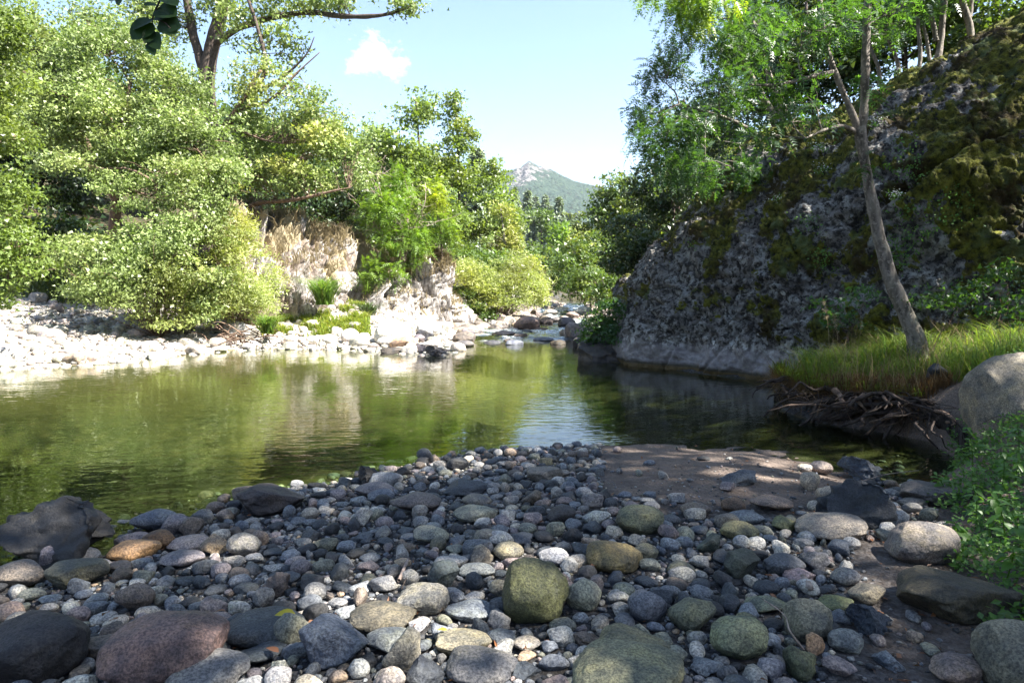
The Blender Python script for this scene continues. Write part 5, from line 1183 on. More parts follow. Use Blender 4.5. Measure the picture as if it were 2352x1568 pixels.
# the leafy bush on the dark ledge
lb = P(1385, 815, 17.0)
ld = link('dark_ledge', mesh('ledge', *stone_shape(4, 1.0, 902), None, True, m_stone)); ld.location = (lb.x, lb.y + .2, -.05); ld.scale = (.62, .7, .42); ld.color = (.055, .05, .05, 1); ld.rotation_euler = (0, 0, .3)
tag(ld, 'low dark wet ledge of rock at the water under the leafy bush', 'rock')
plant('leafy_bush', 'dark green leafy bush growing from the ledge at the far foot of the big rock', 'bush', P(1390, 800, 17.2), [],
      [B(1385, 740, 17, 44, 34, .5), B(1410, 770, 16.8, 34, 26, .4), B(1360, 770, 17, 26, 22, .35, .8), B(1400, 710, 17.2, 36, 26, .4, .8)], M_ash, K_red, L=.075, seed=30, twigs=40, tw=.006, keep=.62, spray=.22, per=16, crown_name='foliage')
# trees off to the side and behind the viewpoint: they throw the shade that lies on the beach
SUNH = np.array([sd.x, sd.y, sd.z]) / sd.z
def shade_blob(x, y, h, rx_, ry_, dens=1.0):
    """a crown blob at height h whose shadow falls on (x, y)"""
    return (Vector((x + SUNH[0] * h, y + SUNH[1] * h, h)), (rx_, ry_, 1.2), dens)
M_shade = mat_leaf('leaf_overhead', (.045, .085, .022), .25, .45, .4)
SHD = [('tall alder tree arching over the beach behind the camera, its shade on the cobbles', [(x, y, 10) for x in (-10.5, -7.5, -4.5) for y in (0, 2.8, 5.6)], 1),
       ('broad alder tree behind the camera shading the middle of the beach', [(x, y, 11) for x in (-1.6, 1.3, 4.0) for y in (-.5, 2.2, 5.0)], 2),
       ('leaning tree beyond the frame whose crown keeps the near half of the pool in shade', [(x, y, 12.5) for x, y in ((-10, 8), (-7, 8.3), (-4, 8.6), (-1, 8.4), (1.5, 7.8), (3.6, 8.6), (3.2, 11.3))], 3),
       ('big tree on the right bank beyond the frame shading the grass and the rock', [(6.3, 5.2, 12), (9.4, 6.5, 13), (8.4, 11.5, 14), (4.9, 12.6, 14), (7, 2.5, 10), (3.4, 15.0, 15)], 4)]
for lab, bl, s_ in SHD:
    blobs = [shade_blob(x, y, h, 1.95, 1.85, 1.0 if s_ < 3 else (1.0 if s_ == 3 else .6)) for x, y, h in bl]; c = np.mean([list(b[0]) for b in blobs], axis=0)
    g0 = Vector((c[0] + .5, min(c[1] - 1, -1.5) if s_ < 3 else c[1] - 4, 0)); g0.z = tz(g0.x, g0.y)
    plant('overhanging_tree', lab, 'tree', g0, [([g0, (g0.x, g0.y, 3), (c[0] * .6 + g0.x * .4, c[1] * .6 + g0.y * .4, 7), tuple(c)], (.25, .2, .12))], blobs, M_shade, K_dark, L=.24, seed=60 + s_, twigs=40, spray=.6, per=15, keep=.80, flat=.6, cov=4.6)
# ------------------------------------------------------------------ far woods
rf = np.random.RandomState(8); g = Geo()
def add_far_tree(x, y, h, w, tint, n, r=rf):
    z = tz(x, y); c = np.array([x, y, z + h * .55]); d = rand_dir(r, n); q = r.uniform(.6, 1, n)
    lob = 1 + .3 * vnoise(d * 2.1 + x, 5); p = c + d * np.array([w, w, h * .5]) * (q * lob)[:, None]
    nr = unit(d + r.normal(size=(n, 3)) * .6 + np.array([0, 0, .4])); ax = unit(np.cross(nr, r.normal(size=(n, 3)))); s = w * .26 * r.uniform(.6, 1.3, n)
    t = r.uniform(.7, 1.25, n)[:, None] * np.array(tint)
    leaves(g, p, ax, nr, s, s * .9, t, tri=True)
cnt = 0
for i in range(4200):
    if i % 3: x, y = rf.uniform(-120, -7), rf.uniform(46, 150)
    else: x, y = rf.uniform(8, 90), rf.uniform(42, 210)
    sd1 = float(sdist(np.array([x]), np.array([y]))[0])
    if sd1 < 5 or cnt > 900: continue
    px_, py_ = to_px(np.array([x, y, tz(x, y)]))
    if not -300 < px_ < 2600: continue
    cnt += 1; k = rf.rand()
    add_far_tree(x, y, rf.uniform(4, 7.5), rf.uniform(2, 3.6), (1.0, 1.0, .8) if k < .6 else ((1.5, 1.15, .7) if k < .85 else (.6, .75, .8)), 170)
tag(link('hillside_wood', g.build('wood', M_mid)), 'mixed green wood covering the hillsides behind the river banks', 'wood', kind='stuff')
# round trees in the valley behind the rapids
for i, (px_, py_, d, rx_, ry_, m_, lab) in enumerate([(1290, 545, 95, 40, 30, M_bright, 'bright yellow-green tree below the conifers in the valley gap'), (1335, 545, 90, 26, 26, M_willow, 'pinkish buff tree beside the bright tree in the valley gap'),
        (1245, 590, 80, 46, 32, M_mid, 'green tree behind the pale willow in the valley gap'), (1310, 590, 75, 50, 28, M_mid, 'low green tree under the cables in the valley gap'), (1240, 500, 120, 30, 24, M_mid, 'round green tree among the conifers')]):
    simple_tree(lab, px_, d, [B(px_, py_, d, rx_, ry_, 3), B(px_ + 14, py_ + 24, d, rx_, ry_ * .8, 3)], m_, 70 + i, L=.45, spray=1.1, per=12, twigs=0, limbs=0, keep=.75, tr=.2)
# conifers
def conifer_mesh(seed):
    r = np.random.RandomState(seed); gt, gc = Geo(), Geo()
    tube(gt, [(0, 0, -1), (0, 0, 8), (0, 0, 16)], (.28, .15, .03), 6)
    for k in range(34):
        z = 1.8 + 14 * (k / 34); rad = (16.4 - z) * .26 * r.uniform(.8, 1.15)
        for j in range(9):
            th = r.uniform(0, 6.28); n = 11; s = np.linspace(.12, 1, n)
            p = np.stack([np.cos(th) * rad * s, np.sin(th) * rad * s, z - rad * .28 * s ** 1.6 + .0 * s], -1) + r.normal(size=(n, 3)) * .10
            ax = np.array([math.cos(th), math.sin(th), -.35]) + r.normal(size=(n, 3)) * .5
            leaves(gc, p, ax, np.array([math.cos(th) * .6, math.sin(th) * .6, .8]) + r.normal(size=(n, 3)) * .6, r.uniform(.6, 1.1, n), r.uniform(.45, .8, n), np.repeat(r.uniform(.7, 1.3, (n, 1)), 3, 1), tri=True)
    leaves(gc, np.tile([[0, 0, 15.4]], (6, 1)), rand_dir(r, 6) * .2 + np.array([0, 0, 1]), rand_dir(r, 6), .9, .2, np.ones((6, 3)), tri=True)
    return gt.build('trunk', K_dark, True), gc.build('needles', M_conif)
CM = [conifer_mesh(s) for s in (1, 2, 3)]
for i, (px_, ptop, d, lab) in enumerate([(1182, 425, 150, 'tall bluish conifer touching the alder edge, under the mountain'), (1212, 432, 158, 'second bluish conifer from the alder edge'), (1252, 452, 165, 'small pointed conifer between the tall pair and the wide one'), (1284, 448, 140, 'wide bluish conifer right of centre in the valley gap'),
        (1266, 470, 150, 'conifer tucked behind the shoulder of the wide one'), (1222, 500, 120, 'large pale conifer lowest in the valley gap'), (1196, 490, 128, 'conifer beside the large pale low one'), (1310, 486, 160, 'dark conifer near the right end of the conifer row'), (1330, 500, 170, 'last small conifer of the row, before the lit tree'), (1236, 462, 175, 'thin far conifer peeping between two others'),
        (1094, 330, 62, 'lone conifer tip showing behind the narrow poplar-like tree')]):
    p = P(px_, ptop, d); zb = min(tz(p.x, p.y), p.z - 9); hgt_ = p.z - zb; root = empty('conifer_tree', (p.x, p.y, zb)); s = hgt_ / 16.3
    w = min(s, .95); root.scale = (w, w, s); root.rotation_euler = (0, 0, i * 1.3); tag(root, lab, 'conifer', 'bluish conifers in the valley')
    a, b = CM[i % 3]; link('trunk', a, root); link('needles', b, root)
for i in range(15):
    px_ = 1168 + i * 12 + rf.uniform(-3, 3); d = rf.uniform(175, 260); p = P(px_, 440 + rf.uniform(0, 50) + max(0, px_ - 1270) * .45, d); hh3 = rf.uniform(14, 20); root = empty('conifer_tree', (p.x, p.y, p.z - hh3)); s = hh3 / 16.3; root.scale = (s, s, s)
    tag(root, 'bluish conifer in the dense stand on the slope below the mountain', 'conifer', 'bluish conifers on the far slope'); a, b = CM[i % 3]; link('trunk', a, root); link('needles', b, root)
for py_ in (563, 571):
    a, b = P(1180, py_ - 6, 85), P(1300, py_ + 6, 78); m_ = (a + b) / 2 - Vector((0, 0, .15)); g = Geo(); tube(g, smooth_path([a + (a - b) * .6, a, m_, b, b + (b - a) * .6], 24), (.035, .035), 4, (.02, .02, .02))
    tag(link('overhead_cable', g.build('cable', K_dark)), ('upper' if py_ == 563 else 'lower') + ' of two thin dark cables crossing the valley gap', 'cable', 'cables across the valley')

# ------------------------------------------------------------------ grasses
def blades(g, pos, h, w, r, lean=.5, dirs=None, tint=(1, 1, 1), var=.25, yel=.0):
    n = len(pos); th = r.uniform(0, 6.28, n); ld = np.stack([np.cos(th), np.sin(th), 0 * th], -1) if dirs is None else dirs
    h = np.broadcast_to(h, (n,)) * r.uniform(.55, 1.2, n); ln = (lean * r.uniform(.3, 1.3, n) * h)[:, None]
    sd_ = np.stack([-ld[:, 1], ld[:, 0], 0 * th], -1); a2 = r.uniform(0, 6.28, n); sd_ = sd_ * .6 + .8 * np.stack([np.cos(a2), np.sin(a2), 0 * a2], -1); w = np.broadcast_to(w, (n,))[:, None] * .5
    up = np.array([0, 0, 1.]) * h[:, None]
    v = np.stack([pos - sd_ * w, pos + sd_ * w, pos + up * .55 + ld * ln * .3 + sd_ * w * .8, pos + up * .55 + ld * ln * .3 - sd_ * w * .8, pos + up * (.95 - .25 * np.minimum(lean, 1.2)) + ld * ln], 1)
    i = np.arange(n)[:, None] * 5
    y = (np.clip(r.normal(yel, .25, n), 0, 1.2) * (yel >= 0))[:, None]; t = r.uniform(1 - var, 1 + var, n)[:, None] * np.array(tint) * np.concatenate([1 + 1.3 * y, 1 + .3 * y, 1 - .2 * y], 1)
    g.add(v.reshape(-1, 3), i + np.array([[0, 1, 2, 3]]), i + np.array([[3, 2, 4]]), np.repeat(t, 5, 0))
rg = np.random.RandomState(21)
# the sunlit tuft bank under the grey tree
def scatter(n, x0, x1, y0, y1, cond, r=rg):
    x = r.uniform(x0, x1, n * 6); y = r.uniform(y0, y1, n * 6); z = terrain(x, y); px_, py_ = to_px(np.stack([x, y, z], -1)); s = sdist(x, y)
    k = cond(x, y, z, px_, py_, s); p = np.stack([x, y, z], -1)[k][:n]; return p
bank = scatter(15000, 3.4, 8.4, 7.9, 12.0, lambda x, y, z, a, b, s: (s > .02) & (a > 1780) & (b < 935 - (a - 1830) * .05) & (vnoise(np.stack([x * 2.2, y * 2.2, 0 * x], -1), 9) > -.55))
g = Geo(); k = vnoise(bank * 1.3, 12); lowm = to_px(bank)[1] > 880
hb_ = .36 + .34 * (vnoise(bank[~lowm] * 2.2, 14) + .4).clip(0, 1); blades(g, bank[~lowm], hb_, .008, rg, .85, yel=.22); 
tag(link('bank_grass', g.build('grass', M_grass)), 'long bright green grass on the bank at the foot of the slim grey tree', 'grass', kind='stuff')
g = Geo(); dirs = np.tile([[-.6, -.8, 0]], (int(lowm.sum()), 1)) + rg.normal(size=(int(lowm.sum()), 3)) * .4; dirs[:, 2] = 0
blades(g, bank[lowm], .26, .008, rg, 1.1, dirs, tint=(.42, .30, .22), yel=-1)
lip = resample([G(x, e, WZ) for x, e in ((1785, 905), (1795, 930), (1880, 966), (2000, 984), (2130, 1006))], 900)
lip = np.repeat(lip, 4, 0) + rg.normal(size=(3600, 3)) * .05; lip[:, 0] += .10; lip[:, 1] += .20; lip[:, 2] = .13 + rg.uniform(-.05, .05, 3600)
dl_ = np.tile([[-.55, -.83, -.25]], (3600, 1)) + rg.normal(size=(3600, 3)) * .5; blades(g, lip, .22, .006, rg, 1.5, dl_, tint=(.5, .38, .28), yel=-1)
g9 = Geo(); kk = rg.rand(3600) < .4; blades(g9, lip[kk] + np.array([.1, .15, .06]), .30, .007, rg, 1.2, dl_[kk] * np.array([1, 1, 0]), yel=.3); tag(link('bank_grass', g9.build('grass', M_grass)), 'green grass leaning over the lip of the root-held bank', 'grass', kind='stuff')
bk3 = bank[rg.rand(len(bank)) < .05]; blades(g, bk3, .68, .006, rg, .6, tint=(.95, .9, .75), yel=-1)
bk2 = bank[rg.rand(len(bank)) < .35]; blades(g, bk2, .34, .005, rg, .9, tint=(.75, .62, .5), yel=-1)
tag(link('bank_dry_grass', g.build('grass', M_dry)), 'reddish brown dry grass hanging over the edge of the root-held bank', 'dry grass', kind='stuff')
# a few tall grass stems with seed heads
def seed_stem(p, h, lean, label):
    g = Geo(); top = Vector(p) + Vector((lean, -.05, h)); pts = smooth_path([p, Vector(p) + Vector((lean * .3, 0, h * .55)), top], 8); tube(g, pts, (.004, .0015), 4, (1.1, 1, .9))
    n = 60; t = rg.uniform(.55, 1, n); q = np.array([pts[min(int(a * 7), 7)] for a in t]) + rg.normal(size=(n, 3)) * .02
    leaves(g, q, rg.normal(size=(n, 3)) + np.array([.8 * np.sign(lean), 0, -.3]), rand_dir(rg, n), .045, .010, np.ones((n, 3)) * 1.2)
    tag(link('seeding_grass', g.build('stem', M_dry)), label, 'grass')
seed_stem(P(2010 - 105, 800, 10.2), .75, -.14, 'tall pale dry grass stem with feathery seed head against the dark rock')
seed_stem(P(1925, 800, 10.4), .55, -.10, 'shorter dry grass stem beside the tall feathery one')
# green tufts at the right edge of the bank
g = Geo(); p2_ = scatter(6500, 5.2, 9.4, 6.6, 10.4, lambda x, y, z, a, b, s: (a > 2190) & (b > 700) & (b < 870) & (vnoise(np.stack([x * 2.6, y * 2.6, 0 * x], -1), 19) > -.2))
blades(g, p2_, .45, .009, rg, .9, yel=.15); tag(link('bank_grass', g.build('grass', M_grass)), 'thick green grass behind the big beige-grey boulder', 'grass', kind='stuff')
# far shore: tufts, dry grass on the terrace, meadow strip
g = Geo(); F0 = CLIFF_S.reshape(-1, 3); nn_ = normals_of(CLIFF_S); nn_ = np.abs(nn_[..., 2]).ravel(); cpx, cpy = to_px(F0)
ok = np.where((nn_ > .55) & (cpx > 500) & (cpx < 1060))[0]; sel = F0[rg.choice(ok, 15000)] + rg.normal(size=(15000, 3)) * np.array([.06, .06, .0])
blades(g, sel, .28, .030, rg, .9, yel=-1); ok2 = np.where((nn_ > .5) & (cpx > 560) & (cpy < 640))[0]; sel = F0[rg.choice(ok2, 5000)] + rg.normal(size=(5000, 3)) * .04; sel = sel[:]
blades(g, sel, .5, .035, rg, 1.7, np.tile([[.1, -1.0, 0]], (5000, 1)) + rg.normal(size=(5000, 3)) * .35 * np.array([1, 1, 0]), yel=-1)
tag(link('terrace_dry_grass', g.build('grass', M_dry)), 'straw-coloured dry grass over the terrace and brow of the far cliff', 'dry grass', kind='stuff')
g = Geo(); md = scatter(7000, -12, -4.5, 18, 27, lambda x, y, z, a, b, s: (a + 40 * vnoise(np.stack([x * 2, y * 2, 0 * x], -1), 28) > 580) & (a < 850) & (b > 700) & (b < 775) & (s > 1.0 + vnoise(np.stack([x * 1.5, y * 1.5, 0 * x], -1), 27)) & (vnoise(np.stack([x * 1.3, y * 1.3, 0 * x], -1), 29) > -.1))
blades(g, md, .36, .030, rg, .7, yel=.5); tag(link('shore_grass', g.build('grass', M_grass)), 'bright low grass and herbs between the white stones and the far cliff', 'grass', kind='stuff')
g = Geo(); sh_p = scatter(9000, -22, -9, 23, 31, lambda x, y, z, a, b, s: (b > 520) & (b < 700) & (vnoise(np.stack([x * .7, y * .7, 0 * x], -1), 39) > -.4))
if len(sh_p): blades(g, sh_p, .6, .05, rg, .9, yel=.2, tint=(.7, .7, .7)); tag(link('undergrowth', g.build('undergrowth', M_mid)), 'shaded grass and undergrowth on the bank under the silvery trees', 'undergrowth', kind='stuff')
def tuft(px_, py_, d, n, h, label, mat, w=.03, cx_=None):
    p = P(px_, py_, d); g = Geo(); pos = np.array(p) + rg.normal(size=(n, 3)) * np.array([.09, .07, 0]) * h
    blades(g, pos, h, w, rg, 1.0); tag(link('grass_tuft', g.build('tuft', mat)), label, 'grass tuft')
tuft(614, 765, 20.6, 260, .75, 'single bright green grass tuft among the white stones of the far shore', M_grass)
tuft(745, 700, 24.3, 500, 1.3, 'tall wispy grass clump at the foot of the brown cliff', M_grass)
tuft(845, 735, 25.2, 240, .9, 'dark rushy tuft at the foot of the cliff cleft', M_dark)
tuft(905, 590, 28.6, 260, .8, 'arching dry-edged grass tuft on the broken cliff ledge', M_grass)

# ------------------------------------------------------------------ roots under the grass bank
K_root = mat_bark('root_bark', (.055, .042, .036)); rr2 = np.random.RandomState(41); RT = empty('exposed_roots', (4.2, 8.6, WZ)); tag(RT, 'tangle of exposed dark tree roots hanging into the water under the grass bank', 'roots')
inv = Matrix.Translation(-Vector((4.2, 8.6, WZ)))
for i in range(150):
    u = rr2.uniform(0, 1); bx = 1785 + 400 * u; edge = np.interp(bx, [1785, 1880, 2000, 2130, 2180], [936, 973, 990, 1010, 1038])
    gA = G(bx, edge, WZ); r0_ = rr2.choice([.006, .012, .022, .04], p=[.42, .28, .18, .12]); inn = Vector((.55, .83, 0)); sdv_ = Vector((.83, -.55, 0))
    s = gA + inn * rr2.uniform(.04, .34) + sdv_ * rr2.normal() * .15; s.z = rr2.uniform(.06, .30)
    q = [s]; hd = -inn * 1.0 + sdv_ * rr2.normal() * 1.2; p_ = s.copy(); n_ = rr2.randint(4, 7)
    for k in range(n_):
        hd = hd + Vector(rr2.normal(size=3)) * .55; hd.z = rr2.normal() * .3 - .22 * k; st = hd.normalized() * rr2.uniform(.07, .16) * (1.3 if r0_ > .02 else 1)
        p_ = p_ + st
        dd = (p_ - gA).dot(inn)
        if dd < -.22: p_ = p_ - inn * (dd + .22)
        p_.z = max(p_.z, WZ - .05); q.append(p_.copy())
    g = Geo(); tube(g, smooth_path(q, 16), (r0_, r0_ * .8, r0_ * .35), 6, (1, 1, 1), .35, i)
    me = g.build('root', K_root if rr2.rand() < .8 else K_red, True); me.transform(inv); link('root', me, RT)
m_earth, nt, out = new_mat('dark_earth'); N = NT(nt); gp = N.n('ShaderNodeNewGeometry').outputs['Position']
pb = N.n('ShaderNodeBsdfPrincipled', {'Base Color': N.mix(N.noise(gp, 14, 5, .7), (.008, .006, .004), (.038, .026, .018)), 'Roughness': .95, 'Normal': N.bump(N.noise(gp, 22, 5, .7), 1.0, .05)}); nt.links.new(pb.outputs[0], out.inputs[0])
# the undercut earth face behind the roots
ep = [G(x, e, WZ) for x, e in ((1775, 915), (1800, 940), (1880, 968), (2000, 986), (2130, 1008), (2195, 1045), (2215, 1085))]
U = resample(ep, 120); rows = []
for k, (dz, push) in enumerate([(-.15, -.05), (.0, .04), (.12, .02), (.22, -.04), (.28, .03), (.30, .18), (.24, .5)]):
    r_ = U.copy(); r_[:, 0] += push * .55 + .06; r_[:, 1] += push * .83 + .10; r_[:, 2] = WZ + dz; rows.append(r_)
E = np.array(rows); E = E + (fbm(E * 6, 5, 81, .65) * .11)[..., None] * np.array([-.5, -.8, .3])
tag(link('bank_edge', mesh('bank_edge', E.reshape(-1, 3), grid_faces(E.shape[0], E.shape[1]), None, True, m_earth)), kind='structure')

# ------------------------------------------------------------------ green plants on the right
M_plant = mat_leaf('herb_leaf', (.085, .185, .034), .42, .42, .45, (.17, .36, .03))
gcov = Geo(); rp = np.random.RandomState(51)
xy = []
for i in range(9000):
    y = rp.uniform(2.2, 7.6); x = rp.uniform(1.5, 6.5)
    z = tz(x, y) if i % 1 == 0 else 0
    xy.append((x, y))
xy = np.array(xy); z = terrain(xy[:, 0], xy[:, 1]); pxx, pyy = to_px(np.stack([xy[:, 0], xy[:, 1], z], -1))
lim = np.interp(pyy, [1020, 1150, 1240, 1300, 1400, 1500, 1568], [2200, 2200, 2210, 2160, 2235, 2300, 2340])
k = (pxx > lim + 60 * vnoise(np.stack([xy[:, 0] * 3, xy[:, 1] * 3, z], -1), 55)) & (pxx < 3100) & (pyy < 1520)
base_ = np.stack([xy[:, 0], xy[:, 1], z], -1)[k]
for b_ in base_:
    n = 7; h = rp.uniform(.04, .20) * (.6 + .5 * (vnoise(np.array([b_ * 2.3]), 57)[0] + .5)); hh_ = rp.uniform(.2, 1, n) * max(h, .05)
    pos = b_ + np.stack([rp.normal(size=n) * .035, rp.normal(size=n) * .035, hh_], -1)
    nr = unit(rp.normal(size=(n, 3)) * .5 + np.array([-.2, -.3, 1])); ax = unit(np.cross(nr, rp.normal(size=(n, 3)))); L_ = rp.uniform(.022, .050, n)
    leaves(gcov, pos, ax, nr, L_, L_ * .6, np.ones((n, 3)) * rp.uniform(.6, 1.3, (n, 1)), .08)
tag(link('ground_cover', gcov.build('ground_cover', M_plant)), 'low green herbs and small leaves spreading over the bank at the right edge', 'ground cover', kind='stuff')
# taller leafy plants, every leaf a piece of its own
def leaf_mesh(L, W, nm='leaf'):
    n = 6; t = np.linspace(0, 1, n); w = W * .5 * np.sin(t ** .75 * math.pi) ** .8 + .0006; c = np.stack([0 * t, t * L, -.25 * L * t ** 2], -1)
    l = c + np.stack([-w, 0 * t, w * .30], -1); r_ = c + np.stack([w, 0 * t, w * .30], -1); v = np.concatenate([l, c, r_])
    q = [[i, i + 1, n + i + 1, n + i] for i in range(n - 1)] + [[n + i, n + i + 1, 2 * n + i + 1, 2 * n + i] for i in range(n - 1)]
    return mesh(nm, v, np.array(q), np.ones((3 * n, 3)), True, M_plant)
LM = [leaf_mesh(.105, .055), leaf_mesh(.085, .05), leaf_mesh(.12, .035)]
PL = [(2235, 1080, 5.2, .42, 'nettle-like plant at the foot of the big beige-grey boulder'), (2200, 1030, 5.8, .30, 'small leafy plant at the inlet edge beside the big beige-grey boulder'), (2290, 1180, 4.4, .42, 'tall leafy plant with broad leaves in front of the big beige-grey boulder'),
      (2330, 1110, 4.6, .45, 'leafy plant leaning out of the picture edge below the beige-grey boulder'), (2240, 1220, 4.2, .30, 'bushy herb behind the large tilted grey-brown boulder'), (2310, 1270, 3.8, .34, 'leafy herb with one yellowing leaf near the picture edge'),
      (2190, 1310, 4.0, .16, 'short herb beside the tilted grey-brown boulder'), (2300, 1400, 3.3, .22, 'low herb over the mossy half-buried rock'), (2340, 1330, 3.5, .30, 'herb at the picture edge above the mossy half-buried rock'), (2170, 1200, 4.8, .20, 'light green sprig reaching over the long dark flat boulder')]
for i, (px_, py_, d, h, lab) in enumerate(PL):
    p = P(px_, py_, d); p.z = tz(p.x, p.y); root = empty('leafy_plant', p); tag(root, lab, 'plant', 'leafy plants on the right bank')
    g = Geo(); top = Vector((rp.uniform(-.16, .02), rp.uniform(-.12, .02), h)); pts = smooth_path([(0, 0, -.03), tuple(top * .5 + Vector((.02, 0, .02))), tuple(top)], 9); tube(g, pts, (.004, .002), 5, (.8, .8, .5)); link('stem', g.build('stem', M_plant, True), root)
    nl = int(8 + h * 30)
    for j in range(nl):
        t = .25 + .75 * j / nl; q = pts[min(int(t * 8), 8)]; o = link('leaf', LM[rp.randint(3)], root); o.location = q
        o.rotation_euler = (rp.uniform(-.5, .5), rp.uniform(-.3, .3), j * 2.4 + rp.uniform(-.4, .4)); s = rp.uniform(.55, 1.1) * (1.15 - .5 * t); o.scale = (s, s, s)
# brambles and saplings in front of the rock
for i, (px_, py_, d, bl, lab) in enumerate([(2130, 760, 9.3, [(2100, 680, 40, 26), (2170, 700, 46, 30), (2210, 660, 40, 30)], 'thin bramble bush with small leaves behind the slim grey tree foot'), (1960, 790, 10.2, [(1900, 700, 26, 20), (1985, 680, 28, 30), (1940, 740, 40, 24)], 'small leafy scrub at the base of the mossy rock'),
        (2330, 760, 8.6, [(2320, 640, 44, 50), (2270, 700, 50, 34), (2340, 720, 40, 30)], 'green bush against the rock at the right picture edge')]):
    gb = ground_at(px_, d)
    plant('bramble_bush', lab, 'bush', gb, [], [B(a, b, d + .3, c, e, .45, .55) for a, b, c, e in bl], M_ash, K_red, L=.06, seed=80 + i, twigs=14, tw=.003, keep=.5, spray=.16, per=10, crown_name='foliage', hi=1.5, cov=2.4)
g = Geo()                                  # ivy strings and small herbs on the rock
RS_ = ROCK_S; spx, spy = to_px(RS_)
def on_rock(px_, py_):
    k = np.argmin((spx - px_) ** 2 + (spy - py_) ** 2 + 1e4 * (np.arange(RS_.shape[0])[:, None] > 290)); return RS_.reshape(-1, 3)[k]
for (ax_, ay_, bx_, by_, n, sp) in [(2085, 470, 2060, 620, 240, 22), (2150, 500, 2075, 600, 120, 20), (2070, 330, 2100, 420, 160, 20), (1880, 570, 1905, 625, 120, 16), (1700, 380, 1690, 420, 60, 12), (1590, 560, 1600, 570, 20, 6), (1850, 500, 1860, 520, 60, 20), (2180, 430, 2200, 520, 90, 26)]:
    q = np.array([on_rock(ax_ + (bx_ - ax_) * t + rp.normal() * sp, ay_ + (by_ - ay_) * t + rp.normal() * sp * .5) for t in rp.uniform(0, 1, n)]) + np.array([-.05, -.06, .03]) + rp.normal(size=(n, 3)) * .03
    L_ = rp.uniform(.03, .055, n); leaves(g, q, rand_dir(rp, n) + np.array([0, 0, -.5]), rand_dir(rp, n) * .5 + np.array([-.5, -.6, .5]), L_, L_ * .7, np.ones((n, 3)) * rp.uniform(.7, 1.4, (n, 1)))
tag(link('ivy', g.build('ivy', M_plant)), 'strings of ivy and small herbs creeping over the mossy rock', 'ivy', kind='stuff')
M_white = mat_leaf('white_flower', (.62, .64, .60), .2, .6, .2, (.6, .6, .55))
for px_, py_, lab in [(1882, 345, 'small cluster of white flowers high on the mossy rock'), (1890, 392, 'white flower cluster just under the highest one'), (1787, 462, 'white flowering clump on the left part of the moss'), (2062, 168, 'white flowers near the brow by the slender trunks'), (2010, 288, 'pale flowers behind the slim grey tree fork'), (2058, 455, 'pale flowers beside the diagonal crack')]:
    q0 = on_rock(px_, py_); n = 46; q = q0 + np.array([-.06, -.08, .06]) + rp.normal(size=(n, 3)) * np.array([.09, .05, .045]); g = Geo(); g2_ = Geo(); L_ = .028
    leaves(g, q, rand_dir(rp, n), rand_dir(rp, n) * .4 + np.array([-.2, -.5, 1]), L_, L_ * .8, np.ones((n, 3)))
    q = q0 + np.array([-.04, -.06, .0]) + rp.normal(size=(n, 3)) * np.array([.08, .05, .045]); leaves(g2_, q, rand_dir(rp, n) + np.array([0, 0, .6]), rand_dir(rp, n), .06, .02, np.ones((n, 3)))
    root = empty('flower_clump', q0); tag(root, lab, 'flowers'); iv = Matrix.Translation(-Vector(q0))
    for nm, gg, mt in (('blossoms', g, M_white), ('leaves', g2_, M_plant)): me = gg.build(nm, mt); me.transform(iv); link(nm, me, root)

# the leafy twig hanging into the picture from above, close to the camera
p0 = P(395, -60, 3.2); HT = empty('hanging_twig', p0); tag(HT, 'dark drooping twig with rounded leaves hanging in from the top edge, close to the camera', 'twig')
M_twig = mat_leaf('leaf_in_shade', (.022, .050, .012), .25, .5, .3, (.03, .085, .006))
g = Geo(); tw1 = smooth_path([P(395, -60, 3.2), P(368, 0, 3.2), P(350, 45, 3.2), P(355, 85, 3.2), P(345, 100, 3.2)], 20); tube(g, tw1, (.006, .004, .002), 5); tube(g, smooth_path([P(350, 45, 3.2), P(375, 50, 3.17), P(392, 66, 3.15)], 6), (.003, .0015), 4); tube(g, smooth_path([P(372, -10, 3.2), P(320, -20, 3.2), P(280, -12, 3.2)], 8), (.004, .002), 4)
me = g.build('stem', K_dark, True); me.transform(Matrix.Translation(-p0)); link('stem', me, HT)
n = 9; tt = np.linspace(0, 1, n); wv = .5 * .075 * np.sin(tt ** .85 * math.pi) ** .62 + .0008; cc = np.stack([0 * tt, tt * .088, -.012 * tt ** 2], -1)
lv = np.concatenate([cc + np.stack([-wv, 0 * tt, wv * .22], -1), cc, cc + np.stack([wv, 0 * tt, wv * .22], -1)]); q = [[i, i + 1, n + i + 1, n + i] for i in range(n - 1)] + [[n + i, n + i + 1, 2 * n + i + 1, 2 * n + i] for i in range(n - 1)]
LMt = mesh('leaf', lv, np.array(q), np.ones((3 * n, 3)), True, M_twig)
for x0, y0, x1, y1, s in [(350, 45, 302, 62, .9), (352, 55, 300, 85, 1.0), (365, 50, 408, 58, .9), (352, 70, 332, 95, .7), (375, 52, 400, 72, .9), (350, 80, 362, 108, .8), (362, 20, 400, 30, 1.0), (366, 15, 330, 8, .8), (372, -8, 405, 6, .8), (325, -18, 300, -4, .7), (290, -14, 268, 8, .8), (280, -10, 250, -2, .7), (345, 98, 352, 122, .6), (355, 40, 385, 34, .6)]:
    a = P(x0, y0, 3.2) - p0; b = P(x1, y1, 3.14) - p0; d_ = b - a; o = link('leaf', LMt, HT); o.location = a
    yv = d_.normalized(); zv = Vector((rp.uniform(-.5, .5), -1, rp.uniform(.1, .9))); xv = yv.cross(zv).normalized(); zv = xv.cross(yv)
    M_ = Matrix((xv, yv, zv)).transposed(); o.rotation_euler = M_.to_euler(); k_ = d_.length / .088; o.scale = (k_ * s, k_, k_)

